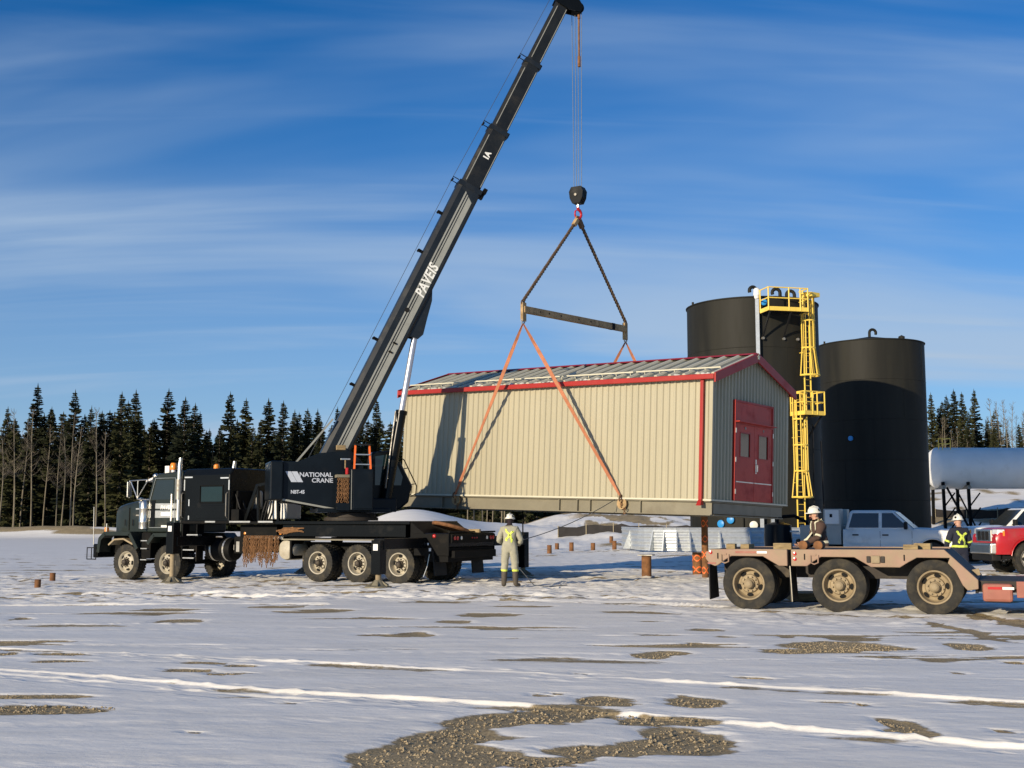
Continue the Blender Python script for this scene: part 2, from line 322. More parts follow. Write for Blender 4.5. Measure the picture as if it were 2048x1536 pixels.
# ------------------------------------------------------------------ ground: one sheet, snow over gravel
PATCH = [(-0.79, 8.78, 0.35, 0.534), (-0.47, 9.42, 0.43, 0.615), (-0.1, 10.17, 0.51, 0.623), (0.38, 10.81, 0.47, 0.49), (0.89, 11.5, 0.36, 0.371), (-0.33, 8.77, 0.55, 0.355), (0.2, 8.7, 0.33, 0.21), (0.57, 9.07, 0.23, 0.305), (0.93, 9.34, 0.23, 0.444), (1.33, 9.51, 0.34, 0.545), (1.31, 10.38, 0.41, 0.251), (1.06, 10.58, 0.22, 0.183), (1.72, 11.44, 0.26, 0.367), (4.42, 16.5, 0.75, 0.706), (3.88, 15.92, 0.73, 0.359), (4.73, 16.16, 0.54, 0.308), (4.86, 17.57, 0.37, 0.292), (6.97, 18.66, 0.17, 1.797), (6.08, 16.41, 0.27, 0.445), (8.4, 20.33, 0.27, 2.324), (-1.52, 18.18, 0.34, 0.469), (-1.96, 18.09, 0.3, 0.194), (-0.44, 21.96, 0.59, 0.401), (-0.96, 20.46, 0.34, 0.248), (1.72, 15.29, 0.25, 0.33), (1.99, 15.62, 0.2, 0.23), (3.16, 10.06, 0.15, 0.47), (3.2, 11.37, 0.09, 0.151), (3.99, 9.97, 0.08, 0.116), (4.92, 13.61, 0.09, 0.131), (5.98, 14.55, 0.15, 0.125), (2.19, 22.66, 0.57, 0.305), (2.71, 22.3, 0.42, 0.236), (3.08, 18.98, 0.32, 0.256), (2.39, 16.86, 0.14, 0.168), (3.15, 17.86, 0.16, 0.151), (3.92, 17.86, 0.16, 0.189), (-4.17, 11.11, 0.62, 0.259), (-4.73, 11.81, 0.64, 0.163), (-4.53, 11.11, 0.28, 0.259), (-8.59, 21.07, 0.14, 0.316), (-5.6, 20.56, 0.39, 0.401), (-5.69, 15.56, 0.29, 0.2), (-5.49, 14.7, 0.37, 0.204), (-3.71, 14.55, 0.3, 0.174), (-3.18, 14.3, 0.24, 0.144), (-3.71, 13.88, 0.35, 0.136), (-3.19, 13.61, 0.23, 0.109), (-6.41, 15.62, 0.13, 0.173), (-6.01, 27.39, 0.46, 0.447), (0.32, 12.0, 0.07, 0.101), (0.52, 12.04, 0.06, 0.085), (-2.23, 11.34, 0.08, 0.09), (-1.85, 11.84, 0.07, 0.082), (-2.48, 9.81, 0.05, 0.045), (2.48, 13.19, 0.16, 0.102), (2.91, 11.61, 0.19, 0.079), (0.7, 13.61, 0.08, 0.087), (-6.67, 23.42, 0.68, 0.326), (-4.56, 23.95, 0.45, 0.341), (-3.56, 23.16, 0.58, 0.255), (0.26, 24.09, 0.6, 0.276), (-1.51, 25.55, 0.64, 0.311)]
ISLE = [(0.42, 9.82, 0.61, 0.381), (-0.05, 9.3, 0.23, 0.14), (0.7, 9.86, 0.41, 0.271), (0.53, 8.63, 0.07, 0.086), (0.83, 8.84, 0.09, 0.109)]
RUTS = [[(-8.38, 16.73), (-6.74, 16.09), (-4.19, 15.22), (-1.89, 14.3), (0.14, 13.53), (1.95, 12.72), (3.55, 12.0), (4.74, 11.36), (5.32, 11.13)], [(-7.22, 14.45), (-5.76, 13.79), (-3.82, 12.95), (-2.34, 12.14), (-1.07, 11.71), (0.34, 11.1), (1.39, 10.5), (2.33, 9.97), (3.18, 9.5), (3.83, 9.22), (4.3, 9.03)], [(-6.98, 13.97), (-5.63, 13.48), (-4.0, 12.68), (-2.82, 12.07), (-1.77, 11.64), (-0.79, 11.22), (-0.29, 11.01)], [(-14.85, 29.51), (-12.17, 28.9), (-7.21, 28.12), (-2.49, 27.03), (0.81, 25.87), (2.84, 25.09), (4.19, 23.95)], [(-15.63, 31.04), (-12.88, 30.59), (-7.57, 29.51), (-2.63, 28.5), (0.86, 27.39), (3.03, 26.69), (7.05, 25.4)], [(-9.07, 19.69), (-8.26, 19.69), (-6.68, 19.78), (-4.97, 20.07)], [(-0.26, 26.35), (2.78, 24.51), (4.48, 22.9), (6.84, 21.5), (9.21, 20.86)], [(-12.85, 25.55), (-9.58, 25.24), (-6.95, 25.09), (-3.76, 24.51)]]
def zg(x, y):
    x = np.asarray(x, float); y = np.asarray(y, float)
    z = -.13 * sst(-4, -12, x) * sst(20, 30, y) * (1 - sst(60, 100, y))
    z = z + .25 * sst(44, 56, y) * sst(1, 9, x)
    hill = sst(74, 128, y) * (1.75 + .068 * (x + 3)) * sst(-8, 8, x)
    z = z + np.maximum(hill, 0) * (1 - .0 * x)
    z = z + 2.55 * np.exp(-((x + 8.2) / 5.2) ** 2 - ((y - 97) / 9.0) ** 2)
    z = z + 0.9 * np.exp(-((x + 2.0) / 5.0) ** 2 - ((y - 104) / 7.0) ** 2)
    # earth windrow in front of the left tree line
    w = sst(-16, -26, x) * np.exp(-((y - 124 - 3 * (fbm(x * .05, y * 0, 2) - .5)) / 3.4) ** 2)
    z = z + w * (0.75 + 1.5 * (fbm(x * .14 + 4, y * .05, 3) - .35))
    return z
def zgs(x, y): return float(zg(np.array([x]), np.array([y]))[0])
def make_ground():
    def geo(a, b, n): return list(a + (b - a) * (np.linspace(0, 1, n + 1)[1:]) ** 2.2)
    xp = list(np.arange(0.05, 9, .1)) + list(np.arange(9, 17, .15)) + list(np.arange(17, 32, .3)) + list(np.arange(32, 100, 1.6)) + geo(100, 3500, 14)
    xs = np.array([-q for q in xp[::-1]] + xp)
    ys = np.array([-3000, -900, -300, -100, -40, -12, -2, 2.5, 4, 4.6] + list(np.arange(5.0, 19, .02)) + list(np.arange(19, 42, .07)) + list(np.arange(42, 72, .25)) + list(np.arange(72, 200, 1.1)) + geo(200, 4500, 16))
    X, Y = np.meshgrid(xs, ys); nx, ny = len(xs), len(ys)
    Y = Y - .44 * (1 - sst(15, 34, Y)) * sst(-30, 2, Y) * np.clip(X, -11, 11)     # rows run along the wheel ruts
    Z = zg(X, Y)
    near = (Y > 4) & (Y < 75) & (np.abs(X) < 34)
    x = X[near]; y = Y[near]
    # bare gravel patches
    wx = x + .22 * (fbm(x * 1.9, y * 1.9 + 31, 4) - .5) * 2; wy = y + .20 * (fbm(x * 1.3 + 77, y * 2.6, 4) - .5) * 2
    d = np.full(x.shape, -1.0)
    for cx, cy, rx, ry in PATCH: d = np.maximum(d, 1 - np.sqrt(((wx - cx) / max(rx, .06)) ** 2 + ((wy - cy) / max(ry, .06)) ** 2))
    for cx, cy, rx, ry in ISLE: d = np.minimum(d, -(1 - np.sqrt(((wx - cx) / rx) ** 2 + ((wy - cy) / ry) ** 2)) * 1.2)
    d = sst(-.26, .20, d + .45 * (fbm(x * 5, y * 9, 4) - .5))
    st = fbm(x * .42 + 3, y * 2.1, 4); st2 = fbm(x * .16 + 13, y * .75 + 5, 4)
    d = np.maximum(d, sst(.635, .70, st) * sst(13, 16, y) * (1 - sst(62, 74, y)) * sst(.36, .5, st2))
    d = np.maximum(d, .9 * sst(.60, .68, fbm(x * .5 + 40, y * 1.1, 4)) * sst(54, 60, y) * (1 - sst(70, 75, y)) * sst(-8, -2, x))
    h = .026 * (1 - d)
    h += .022 * (fbm(x * .55, y * .9, 3) - .5) + .013 * (fbm(x * 1.4 + 9, y * 3.6, 4) - .5) + .007 * (fbm(x * 5 + 9, y * 8, 3) - .5)
    # wheel ruts
    for ri, r in enumerate(RUTS):
        best = np.full(x.shape, 9.0); sg = np.zeros(x.shape)
        for (ax, ay), (bx, by) in zip(r[:-1], r[1:]):
            ux, uy = bx - ax, by - ay; L = math.hypot(ux, uy); ux /= L; uy /= L
            t = (x - ax) * ux + (y - ay) * uy; s = -(x - ax) * uy + (y - ay) * ux
            ok = (t >= -.02) & (t <= L + .02) & (np.abs(s) < np.abs(best)); best = np.where(ok, s, best)
        e = best + .05 * (fbm(x * 2.3 + ri * 5, y * 2.3, 3) - .5) + .03 * (fbm(x * 8 + ri * 5, y * 8, 2) - .5)
        far = ri >= 3
        w = .26 if far else .15; dep = (.022, .024, .014, .036, .032, .010, .03, .024)[ri]
        fl = sst(-w - .16, -w, e) * (1 - sst(w * .45, w * .45 + .05, e))
        tread = .5 * sst(.5, .62, fbm(x * 1.7, y * 4 + 7, 3)) * (1 if far else .35)
        vary = np.clip(-.35 + 2.6 * fbm(x * .45 + 3 * ri, y * .45, 4), .28, 1.4)
        h -= dep * vary * fl * (1 - .4 * tread) * (1 - .6 * d)
        h += (.010 if not far else .022) * np.exp(-((e - w * .45 - .07) / .04) ** 2) * vary * (.3 + 1.2 * fbm(x * 2.1, y * 2.1, 3)) * (1 - .7 * d)
        d = np.maximum(d, .62 * fl * sst(.52, .66, fbm(x * .8 + 11 * ri, y * 2.2, 4)))
        h += .016 * np.exp(-(e / .38) ** 2) * sst(.62, .74, fbm(x * 7 + 3 * ri, y * 7, 3)) * (1 - d)      # clods thrown out of the rut
    # faint older tracks crossing them, in pairs
    for (x0, y0, x1, y1) in ((-7, 11.2, 9, 17.5), (-9, 16.5, 8, 13.2), (-6, 9.2, 7, 10.6), (-12, 19.5, 12, 21.0)):
        ux, uy = x1 - x0, y1 - y0; L = math.hypot(ux, uy); ux /= L; uy /= L; s = -(x - x0) * uy + (y - y0) * ux + .12 * np.sin((x - x0) * .35)
        for off in (-.85, .85):
            q = np.abs(s - off); h -= .009 * (1 - sst(.09, .15, q)) * (.35 + .65 * (np.sin((x * ux + y * uy) * 42) > 0)) * sst(.3, .5, fbm(x * .4 + 5, y * .4 + off, 3)) * (1 - d)
    # trampled, lumpy snow round the machines
    tr = np.maximum(sst(24.5, 27.5, y) * (1 - sst(39, 46, y)), .8 * sst(18.3, 20.5, y) * (1 - sst(24, 28, y)) * sst(2.0, 3.5, x))
    tr = np.maximum(tr, .55 * sst(44, 48, y) * (1 - sst(66, 74, y)))
    tr *= sst(.10, .36, fbm(x * .23 + 5, y * .45 + 8, 3))
    lump = np.abs(fbm(x * 2.2 + 60, y * 3.0, 4) - .5) * 2
    h += tr * (.10 * (lump - .25) + .03 * (fbm(x * 6, y * 7, 2) - .5))
    d = np.maximum(d, tr * .75 * sst(.66, .74, fbm(x * .9 + 23, y * 2.6 + 3, 4)))
    # long faint drag marks
    h += .010 * (fbm(x * .12 + .35 * y, y * 3.4, 3) - .5) * sst(9, 12, y)
    Zn = Z[near] + h; Z[near] = Zn
    D = np.zeros(X.shape); D[near] = d
    fr = (Y >= 60) & (Y < 220); xf = X[fr]; yf = Y[fr]
    df = np.maximum(sst(-14, -22, xf) * sst(116, 119, yf) * (1 - sst(140, 150, yf)) * .9 * sst(.34, .54, fbm(xf * .16 + 2, yf * .22, 4)),
                    sst(3, 8, xf) * sst(69, 72, yf) * (1 - sst(80, 84, yf)) * sst(.46, .52, fbm(xf * .16 + 7, yf * .16 + 2, 4)))
    df = np.maximum(df, sst(2, 8, xf) * sst(80, 84, yf) * (1 - sst(130, 140, yf)) * .72 * sst(.44, .62, fbm(xf * .55 + 2, yf * .25 + .5 * xf, 4)))
    df = np.maximum(df, sst(132, 140, yf) * .8)
    D[fr] = np.maximum(D[fr], df)
    rough_far = (fbm(xf * .45, yf * .35, 4) - .5) * .55 * sst(66, 76, yf) * sst(-4, 4, xf)
    Z[fr] += rough_far
    me = bpy.data.meshes.new('ground')
    nv = nx * ny; me.vertices.add(nv)
    me.vertices.foreach_set('co', np.stack([X, Y, Z], -1).astype(np.float32).ravel())
    i = (np.arange(ny - 1)[:, None] * nx + np.arange(nx - 1)[None, :]).ravel()
    q = np.stack([i, i + 1, i + nx + 1, i + nx], -1).ravel().astype(np.int32)
    nf = len(i); me.loops.add(nf * 4); me.loops.foreach_set('vertex_index', q)
    me.polygons.add(nf); me.polygons.foreach_set('loop_start', (np.arange(nf) * 4).astype(np.int32)); me.polygons.foreach_set('loop_total', np.full(nf, 4, np.int32))
    me.polygons.foreach_set('use_smooth', np.ones(nf, bool))
    me.update(calc_edges=True)
    at = me.attributes.new('dirt', 'FLOAT', 'POINT'); at.data.foreach_set('value', D.astype(np.float32).ravel())
    m = bpy.data.materials.new('snow_ground'); m.use_nodes = True; nt = m.node_tree; N = nt.nodes.new; L = nt.links.new
    p = nt.nodes['Principled BSDF']; p.inputs['Specular IOR Level'].default_value = .25
    a = N('ShaderNodeAttribute'); a.attribute_name = 'dirt'; tc = N('ShaderNodeTexCoord')
    def noise(scale, det, st=(1, 1, 1)):
        mp = N('ShaderNodeMapping'); mp.inputs['Scale'].default_value = st; L(tc.outputs['Object'], mp.inputs[0])
        n = N('ShaderNodeTexNoise'); n.inputs['Scale'].default_value = scale; n.inputs['Detail'].default_value = det; n.inputs['Roughness'].default_value = .65; L(mp.outputs[0], n.inputs['Vector']); return n.outputs['Fac']
    n1 = noise(9, 8); f = N('ShaderNodeMath'); f.operation = 'MULTIPLY_ADD'; L(n1, f.inputs[0]); f.inputs[1].default_value = .55
    n2 = noise(.9, 6, (.5, 1.4, 1)); f2 = N('ShaderNodeMath'); f2.operation = 'MULTIPLY_ADD'; L(n2, f2.inputs[0]); f2.inputs[1].default_value = .5; f2.inputs[2].default_value = -.25
    f3 = N('ShaderNodeMath'); f3.operation = 'ADD'; L(f2.outputs[0], f3.inputs[0]); L(a.outputs['Fac'], f3.inputs[1]); L(f3.outputs[0], f.inputs[2])
    mr = N('ShaderNodeMapRange'); mr.inputs['From Min'].default_value = .64; mr.inputs['From Max'].default_value = .90; L(f.outputs[0], mr.inputs['Value'])
    def ramp(fac, stops):
        r = N('ShaderNodeValToRGB'); e = r.color_ramp.elements
        while len(e) < len(stops): e.new(.5)
        for k, (pos, c) in enumerate(stops): e[k].position = pos; e[k].color = (*c, 1)
        L(fac, r.inputs[0]); return r.outputs[0]
    grav = ramp(noise(26, 8), [(.28, (.19, .145, .082)), (.5, (.36, .285, .165)), (.74, (.50, .41, .26))])
    big = ramp(noise(1.1, 5), [(.3, (.72, .72, .72)), (.7, (1.12, 1.1, 1.06))])
    gm = N('ShaderNodeMix'); gm.data_type = 'RGBA'; gm.blend_type = 'MULTIPLY'; gm.inputs['Factor'].default_value = 1; L(grav, gm.inputs[6]); L(big, gm.inputs[7])
    snow = ramp(noise(.9, 7, (.35, 1.6, 1)), [(.30, (.81, .78, .70)), (.58, (.91, .88, .80))])
    mx = N('ShaderNodeMix'); mx.data_type = 'RGBA'; L(mr.outputs[0], mx.inputs['Factor']); L(snow, mx.inputs[6]); L(gm.outputs[2], mx.inputs[7]); L(mx.outputs[2], p.inputs['Base Color'])
    rr = N('ShaderNodeMapRange'); rr.inputs['To Min'].default_value = .55; rr.inputs['To Max'].default_value = .95; L(mr.outputs[0], rr.inputs['Value']); L(rr.outputs[0], p.inputs['Roughness'])
    hs = noise(9, 10, (.6, 1.3, 1)); hg = noise(30, 6)
    hm = N('ShaderNodeMix'); hm.data_type = 'FLOAT'; L(mr.outputs[0], hm.inputs[0]); 
    ms = N('ShaderNodeMath'); ms.operation = 'MULTIPLY'; ms.inputs[1].default_value = .55; L(hs, ms.inputs[0]); L(ms.outputs[0], hm.inputs[2]); L(hg, hm.inputs[3])
    b = N('ShaderNodeBump'); b.inputs['Strength'].default_value = .55; b.inputs['Distance'].default_value = .03; L(hm.outputs[0], b.inputs['Height']); L(b.outputs[0], p.inputs['Normal'])
    me.materials.append(m)
    return struct(put('ground', me))
make_ground()

def stones():
    rg = np.random.RandomState(3); V = []; F = []; o = 0
    big = [(q, q[2] * q[3]) for q in PATCH if q[1] < 17 and q[2] * q[3] > .012]
    tot = sum(a for _, a in big)
    base = np.array([(1, 0, 0), (0, 1, 0), (-1, 0, 0), (0, -1, 0), (0, 0, 1), (0, 0, -.6)], float); fc = [(0, 1, 4), (1, 2, 4), (2, 3, 4), (3, 0, 4), (1, 0, 5), (2, 1, 5), (3, 2, 5), (0, 3, 5)]
    for (cx, cy, rx, ry), a in big:
        for _ in range(int(6500 * a / tot) + 3):
            t = rg.uniform(0, 6.283); k = math.sqrt(rg.rand()) * .93; x = cx + rx * k * math.cos(t); y = cy + ry * k * math.sin(t)
            if any(((x - ix) / jx) ** 2 + ((y - iy) / jy) ** 2 < 1.15 for ix, iy, jx, jy in ISLE): continue
            s = .004 + .016 * rg.rand() ** 4; P = base * s * rg.uniform(.6, 1.3, (6, 1)); c, sn = math.cos(t * 7), math.sin(t * 7)
            P = np.stack([P[:, 0] * c - P[:, 1] * sn + x, P[:, 0] * sn + P[:, 1] * c + y, P[:, 2] * .8 + .004 + s * .25], 1)
            V.extend(map(tuple, P)); F.extend(tuple(i + o for i in f) for f in fc); o += 6
    mat('stone', (.34, .27, .165), .9, 0, .35, 9)
    me = bpy.data.meshes.new('gravel'); me.from_pydata(V, [], F); me.materials.append(MATS['stone']); me.update()
    g = put('gravel', me); g['kind'] = 'stuff'; g['label'] = 'loose brown gravel stones on the bare patches'; g['category'] = 'gravel'
stones()
# ------------------------------------------------------------------ lifted building
def building():
    Lb, Wb, Hs, Hw = 11.4, 4.4, .38, 3.36; sl = .345
    r = thing('lifted_building', 'cream corrugated metal building with red trim hanging level from the crane', 'building', (5.239, 31.9, 1.846))
    r.rotation_euler = (Matrix.Rotation(R(2.05), 4, 'Y') @ Matrix.Rotation(R(141), 4, 'Z')).to_euler()
    zt = Hs + Hw
    # skid beams
    def ibeam(name, x0, x1, y, axis):
        b = MB(); p = [(-.09, 0), (.09, 0), (.09, .022), (.012, .022), (.012, Hs - .03), (.09, Hs - .03), (.09, Hs - .008), (-.09, Hs - .008), (-.09, Hs - .03), (-.012, Hs - .03), (-.012, .022), (-.09, .022)]
        b.prism([(y + q[0], q[1]) for q in p], axis, x0, x1); return b
    nb = ibeam('skid_beam', 0.01, Lb - .01, -.10, 'x').build('skid_beam', 'skid_paint', r, label='weathered steel skid beam along the sunlit long side')
    for x in (2.2, 3.9, 4.35, 5.0, 9.6): MB().box(x, x + .03, -.09, -.015, .024, Hs - .032).build('stiffener', 'skid_paint', nb)
    for y in (-1.5, -2.9, -Wb + .1): ibeam('skid_beam', .2, Lb - .2, y, 'x').build('skid_beam', 'skid_paint', r)
    MB().box(.03, .05, -Wb + .2, -.2, .05, Hs - .05).box(.0, .12, -Wb + .19, -.19, .0, .024).box(.0, .12, -Wb + .19, -.19, Hs - .034, Hs - .01).build('end_beam', 'skid_paint', r)
    MB().box(Lb - .06, Lb - .03, -Wb + .2, -.2, .0, Hs - .01).build('end_beam', 'skid_paint', r)
    MB().box(.06, Lb - .06, -Wb + .1, -.2, Hs - .006, Hs + .05).build('floor', 'skid_paint', r)
    MB().box(-.035, Lb + .03, -.03, .045, Hs + .001, Hs + .05).box(-.045, -.036 + .02, -Wb - .02, .04, Hs + .002, Hs + .049).build('base_trim', 'seam_cream', r)
    MB().prism([(.0, Hs + .052), (.0, zt - .02), (Wb / 2, zt + Wb / 2 * sl - .03), (Wb, zt - .02), (Wb, Hs + .052)][::1], 'x', .03, Lb - .03)
    core = MB(); core.prism([(-.03, Hs + .052), (-.03, zt - .03), (-Wb / 2, zt + Wb / 2 * sl - .08), (-Wb + .03, zt - .03), (-Wb + .03, Hs + .052)], 'x', .03, Lb - .03); core.build('light_blocker', 'cream_panel', r)  # unseen solid block added inside the panels to stop light leaking through
    # ribbed wall sheets
    def sheet(n, pitch=.2, d=.032):
        pr = []
        for i in range(n):
            o = i * pitch; pr += [(o, 0), (o + .075, 0), (o + .1, d), (o + .15, d), (o + .175, 0)]
        pr.append((n * pitch, 0)); return pr
    npan = 14; w = (Lb - .02) / npan; k = w / .8
    b = MB(); pr = [(x * k, y - .005) for x, y in sheet(4)]; poly = pr + [(w, -.03), (0, -.03)]
    b.prism(poly, 'z', Hs + .051, zt); me = b.mesh('wall_panel'); me.materials.append(MATS['cream_panel'])
    for i in range(npan): put('wall_panel', me, r, loc=(.01 + i * w, 0, 0))
    for i in range(npan): put('wall_panel', me, r, loc=(.01 + (i + 1) * w, -Wb, 0), rot=(0, 0, math.pi))
    ng = 6; wg = Wb / ng; kg = wg / .8
    def top(y): return zt - .02 + sl * min(-y, Wb + y)
    for i in range(ng):
        b = MB(); pr = [(-(i * wg + x * kg), -(y - .004)) for x, y in sheet(4, d=.046)]
        V = [(x, y, Hs + .051) for y, x in pr] + [(x, y, top(max(-Wb, min(0, y)))) for y, x in pr]; n = len(pr)
        V += [(.03, p[0], Hs + .051) for p in (pr[-1], pr[0])] + [(.03, p[0], top(max(-Wb, min(0, p[0])))) for p in (pr[-1], pr[0])]
        if pr[0][0] > -Wb / 2 > pr[-1][0]: pass
        F = [(j, j + 1, n + j + 1, n + j) for j in range(n - 1)]
        b.add(V, F); b.build('gable_panel', 'cream_panel', r)
    MB().box(Lb - .028, Lb, -Wb, 0, Hs + .051, zt).prism([(0, zt), (-Wb / 2, zt + sl * Wb / 2), (-Wb, zt)], 'x', Lb - .028, Lb).build('gable_panel', 'cream_panel', r)
    MB().box(-.04, .07, -.06, .04, Hs + .052, zt - .01).build('corner_trim', 'cream_panel', r, bevel=.01)
    MB().box(-.04, .07, -Wb - .03, -Wb + .05, Hs + .052, zt - .01).build('corner_trim', 'cream_panel', r, bevel=.01)
    # roof
    nr = 26; ov = .14; wr = (Lb + 2 * ov) / nr; half = Wb / 2 + .13
    an = math.atan(sl)
    for side in (1, -1):
        def P(x, s, up):     # s: distance from ridge along the plan
            y = -Wb / 2 + side * s; z = zt + sl * Wb / 2 + .05 - s * sl; n = Vector((0, side * math.sin(an), math.cos(an))) * up
            return Vector((x, y, z)) + n
        for i in range(nr):
            x0 = -ov + i * wr; x1 = x0 + wr - .004; b = MB()
            b.hexa([P(x0, 0.02, -.03), P(x1, .02, -.03), P(x1, half, -.03), P(x0, half, -.03), P(x0, .02, .01), P(x1, .02, .01), P(x1, half, .01), P(x0, half, .01)])
            rp = b.build('roof_panel', 'roof_panel', r)
            if side == 1 or i % 2 == 0:
                b = MB(); xs = x0 - .012
                b.hexa([P(xs, .03, .011), P(xs + .13, .03, .011), P(xs + .13, half, .011), P(xs, half, .011), P(xs + .035, .03, .06), P(xs + .095, .03, .06), P(xs + .095, half, .06), P(xs + .035, half, .06)])
                b.build('seam', 'seam_cream', rp)
        if side == 1:
            rgs = random.Random(4)
            x = -.05
            for x0, x1 in ((-.1, 2.6), (2.7, 5.2), (5.3, 7.0), (7.05, 8.6), (9.3, 11.45)):
                MB().beam(P(x0, half - .42, .10), P(x1, half - .42, .10), .035, .035).build('snow_rail', 'seam_cream', r)
            for q in range(24):
                x0 = -.1 + q * .485; c = MB(); c.beam(P(x0, half - .42, .01), P(x0, half - .42, .10), .02, .02); c.build('rail_clip', 'seam_cream', r)
            b = MB()
            for q in range(60):
                x0 = -.1 + q * .195; s = half - rgs.uniform(.03, .2); wd = rgs.uniform(.05, .16); hh = rgs.uniform(.02, .05)
                if rgs.random() < .55: continue
                pts = [P(x0 + wd * math.cos(t) * rgs.uniform(.6, 1.1), s + .09 * math.sin(t) * rgs.uniform(.6, 1.1), .012) for t in (j * math.pi / 3 for j in range(6))]
                b.add(pts + [P(x0, s, hh + .012)], [(j, (j + 1) % 6, 6) for j in range(6)])
            sn = b.build('eave_snow', 'hat_white', r, smooth=80); sn['kind'] = 'stuff'
    # red trims
    ze = zt + sl * Wb / 2 + .05 - half * sl
    MB().box(-ov - .01, Lb + ov, .131, .215, ze - .13, ze + .012).build('eave_gutter', 'red_trim', r, bevel=.015)
    MB().box(-ov - .01, Lb + ov, -Wb - .215, -Wb - .131, ze - .13, ze + .012).build('eave_gutter', 'red_trim', r, bevel=.015)
    zr = zt + sl * Wb / 2 + .05
    for x0, x1 in ((-ov - .07, -ov - .012), (Lb + ov + .012, Lb + ov + .05)):
        for side in (1, -1):
            y0 = -Wb / 2; y1 = -Wb / 2 + side * (half + .07)
            z1 = zr - (half + .07) * sl
            MB().prism([(y0, zr + .06), (y1, z1 + .06), (y1, z1 - .20), (y0, zr - .20)], 'x', x0, x1).build('rake_trim', 'red_trim', r, bevel=.012)
    MB().prism([(-Wb / 2 - .16, zr + .06 - .16 * sl), (-Wb / 2, zr + .075), (-Wb / 2 + .16, zr + .06 - .16 * sl), (-Wb / 2, zr + .055)], 'x', -ov - .011, Lb + ov + .011).build('ridge_cap', 'red_trim', r)
    e = MB(); q = []
    for i in range(10):
        t = math.pi / 2 + i * math.pi / 5; rr = .085 if i % 2 == 0 else .05; q.append((-Wb / 2 + rr * math.cos(t), zr - .06 + rr * math.sin(t)))
    e.prism(q, 'x', -ov - .078, -ov - .071); e.build('emblem', 'reflective', r, label='small pale star-shaped emblem at the gable peak')
    # downspout
    ds = MB(); ds.box(.21, .31, .035, .12, Hs + .02, ze - .12); ds.build('downspout', 'red_trim', r, bevel=.012)
    MB().hexa([(.19, .03, Hs - .10), (.33, .03, Hs - .10), (.33, .20, Hs - .13), (.19, .20, Hs - .13), (.21, .035, Hs + .02), (.31, .035, Hs + .02), (.31, .12, Hs + .02), (.21, .12, Hs + .02)]).build('downspout_elbow', 'red_trim', r)
    # double door in the gable
    y0, y1, zb, zd, zp = -3.40, -1.14, Hs + .06, Hs + 2.16, Hs + 2.82; xf = -.05
    fr = MB(); fr.box(xf - .035, .0, y1 - .06, y1, zb, zp).box(xf - .035, .0, y0, y0 + .06, zb, zp).box(xf - .035, .0, y0 + .06, y1 - .06, zd, zd + .06).box(xf - .035, 0, y0 + .06, y1 - .06, zp - .05, zp)
    fr.build('door_frame', 'red_trim', r)
    MB().box(xf - .012, 0, y0 + .061, y1 - .061, zd + .061, zp - .051).build('transom_panel', 'red_door', r)
    MB().box(xf - .16, xf - .036, y0 + .02, y1 - .02, zd + .05, zd + .075).build('drip_cap', 'red_door', r)
    ym = (y0 + y1) / 2
    for side, (a, c) in ((1, (ym + .006, y1 - .066)), (-1, (y0 + .066, ym - .006))):
        d = MB(); wz0, wz1 = zb + 1.22, zb + 1.86; mid = (a + c) / 2; wy0, wy1 = mid - .27, mid + .27
        d.box(xf - .02, xf + .03, a, wy0, zb, zd - .003).box(xf - .02, xf + .03, wy1, c, zb, zd - .003).box(xf - .02, xf + .03, wy0, wy1, zb, wz0).box(xf - .02, xf + .03, wy0, wy1, wz1, zd - .003)
        door = d.build('door', 'red_door', r)
        MB().box(xf - .004, xf + .008, wy0, wy1, wz0, wz1).build('window_pane', 'glass', door)
        t = MB(); t.box(xf - .03, xf - .021, wy0 - .03, wy0, wz0 - .03, wz1 + .03).box(xf - .03, xf - .021, wy1, wy1 + .03, wz0 - .03, wz1 + .03).box(xf - .03, xf - .021, wy0, wy1, wz0 - .03, wz0).box(xf - .03, xf - .021, wy0, wy1, wz1, wz1 + .03)
        t.build('window_frame', 'red_trim', door)
        hy = c if side == 1 else a
        for hz in (.18, 1.05, 1.85): MB().box(xf - .05, xf - .036, hy - .02 + side * .03, hy + .02 + side * .03, zb + hz, zb + hz + .13).build('hinge', 'aluminium', door)
        MB().box(xf - .026, xf - .021, a + .02, c - .02, zb + .50, zb + .53).build('kick_strip', 'aluminium', door)
        MB().cyl((xf - .03, mid, zd - .09), (xf - .021, mid, zd - .09), .04, n=10).build('door_stop', 'rim_steel', door)
        if side == -1:
            MB().tube([(xf - .02, c - .1, zb + .82), (xf - .075, c - .1, zb + .84), (xf - .075, c - .1, zb + 1.02), (xf - .02, c - .1, zb + 1.04)], .013, 6).box(xf - .026, xf - .021, c - .14, c - .07, zb + .78, zb + 1.18).build('handle', 'aluminium', door)
    # lifting lugs with shackles
    for x in (2.8, 9.0):
        for yy, s in ((.0, 1), (-Wb, -1)):
            b = MB(); b.cyl((x, yy - .03 * s, .26), (x, yy + .03 * s, .26), .16, n=16); b.cyl((x, yy - .05 * s, .33), (x, yy + .12 * s, .33), .045, n=8)
            lg = b.build('lifting_lug', 'spreader_steel', r)
            c = MB(); c.torus((x, yy + .06 * s, .40), (1, 0, 0), .09, .025, 14, 6); c.build('shackle', 'dark_chain', lg)
            if s == 1:
                c = MB()
                for j in range(7): c.torus((x - .02 - .11 * (j > 3) , yy + .07, .36 - .06 * j), (1, 0, 0) if j % 2 else (0, 1, 0), .03, .011, 8, 5)
                c.build('safety_chain', 'rust_chain', lg)
    return r
BLD = building()
def bpt(x, y, z): return Matrix.LocRotScale(Vector(BLD.location), BLD.rotation_euler, None) @ Vector((x, y, z))

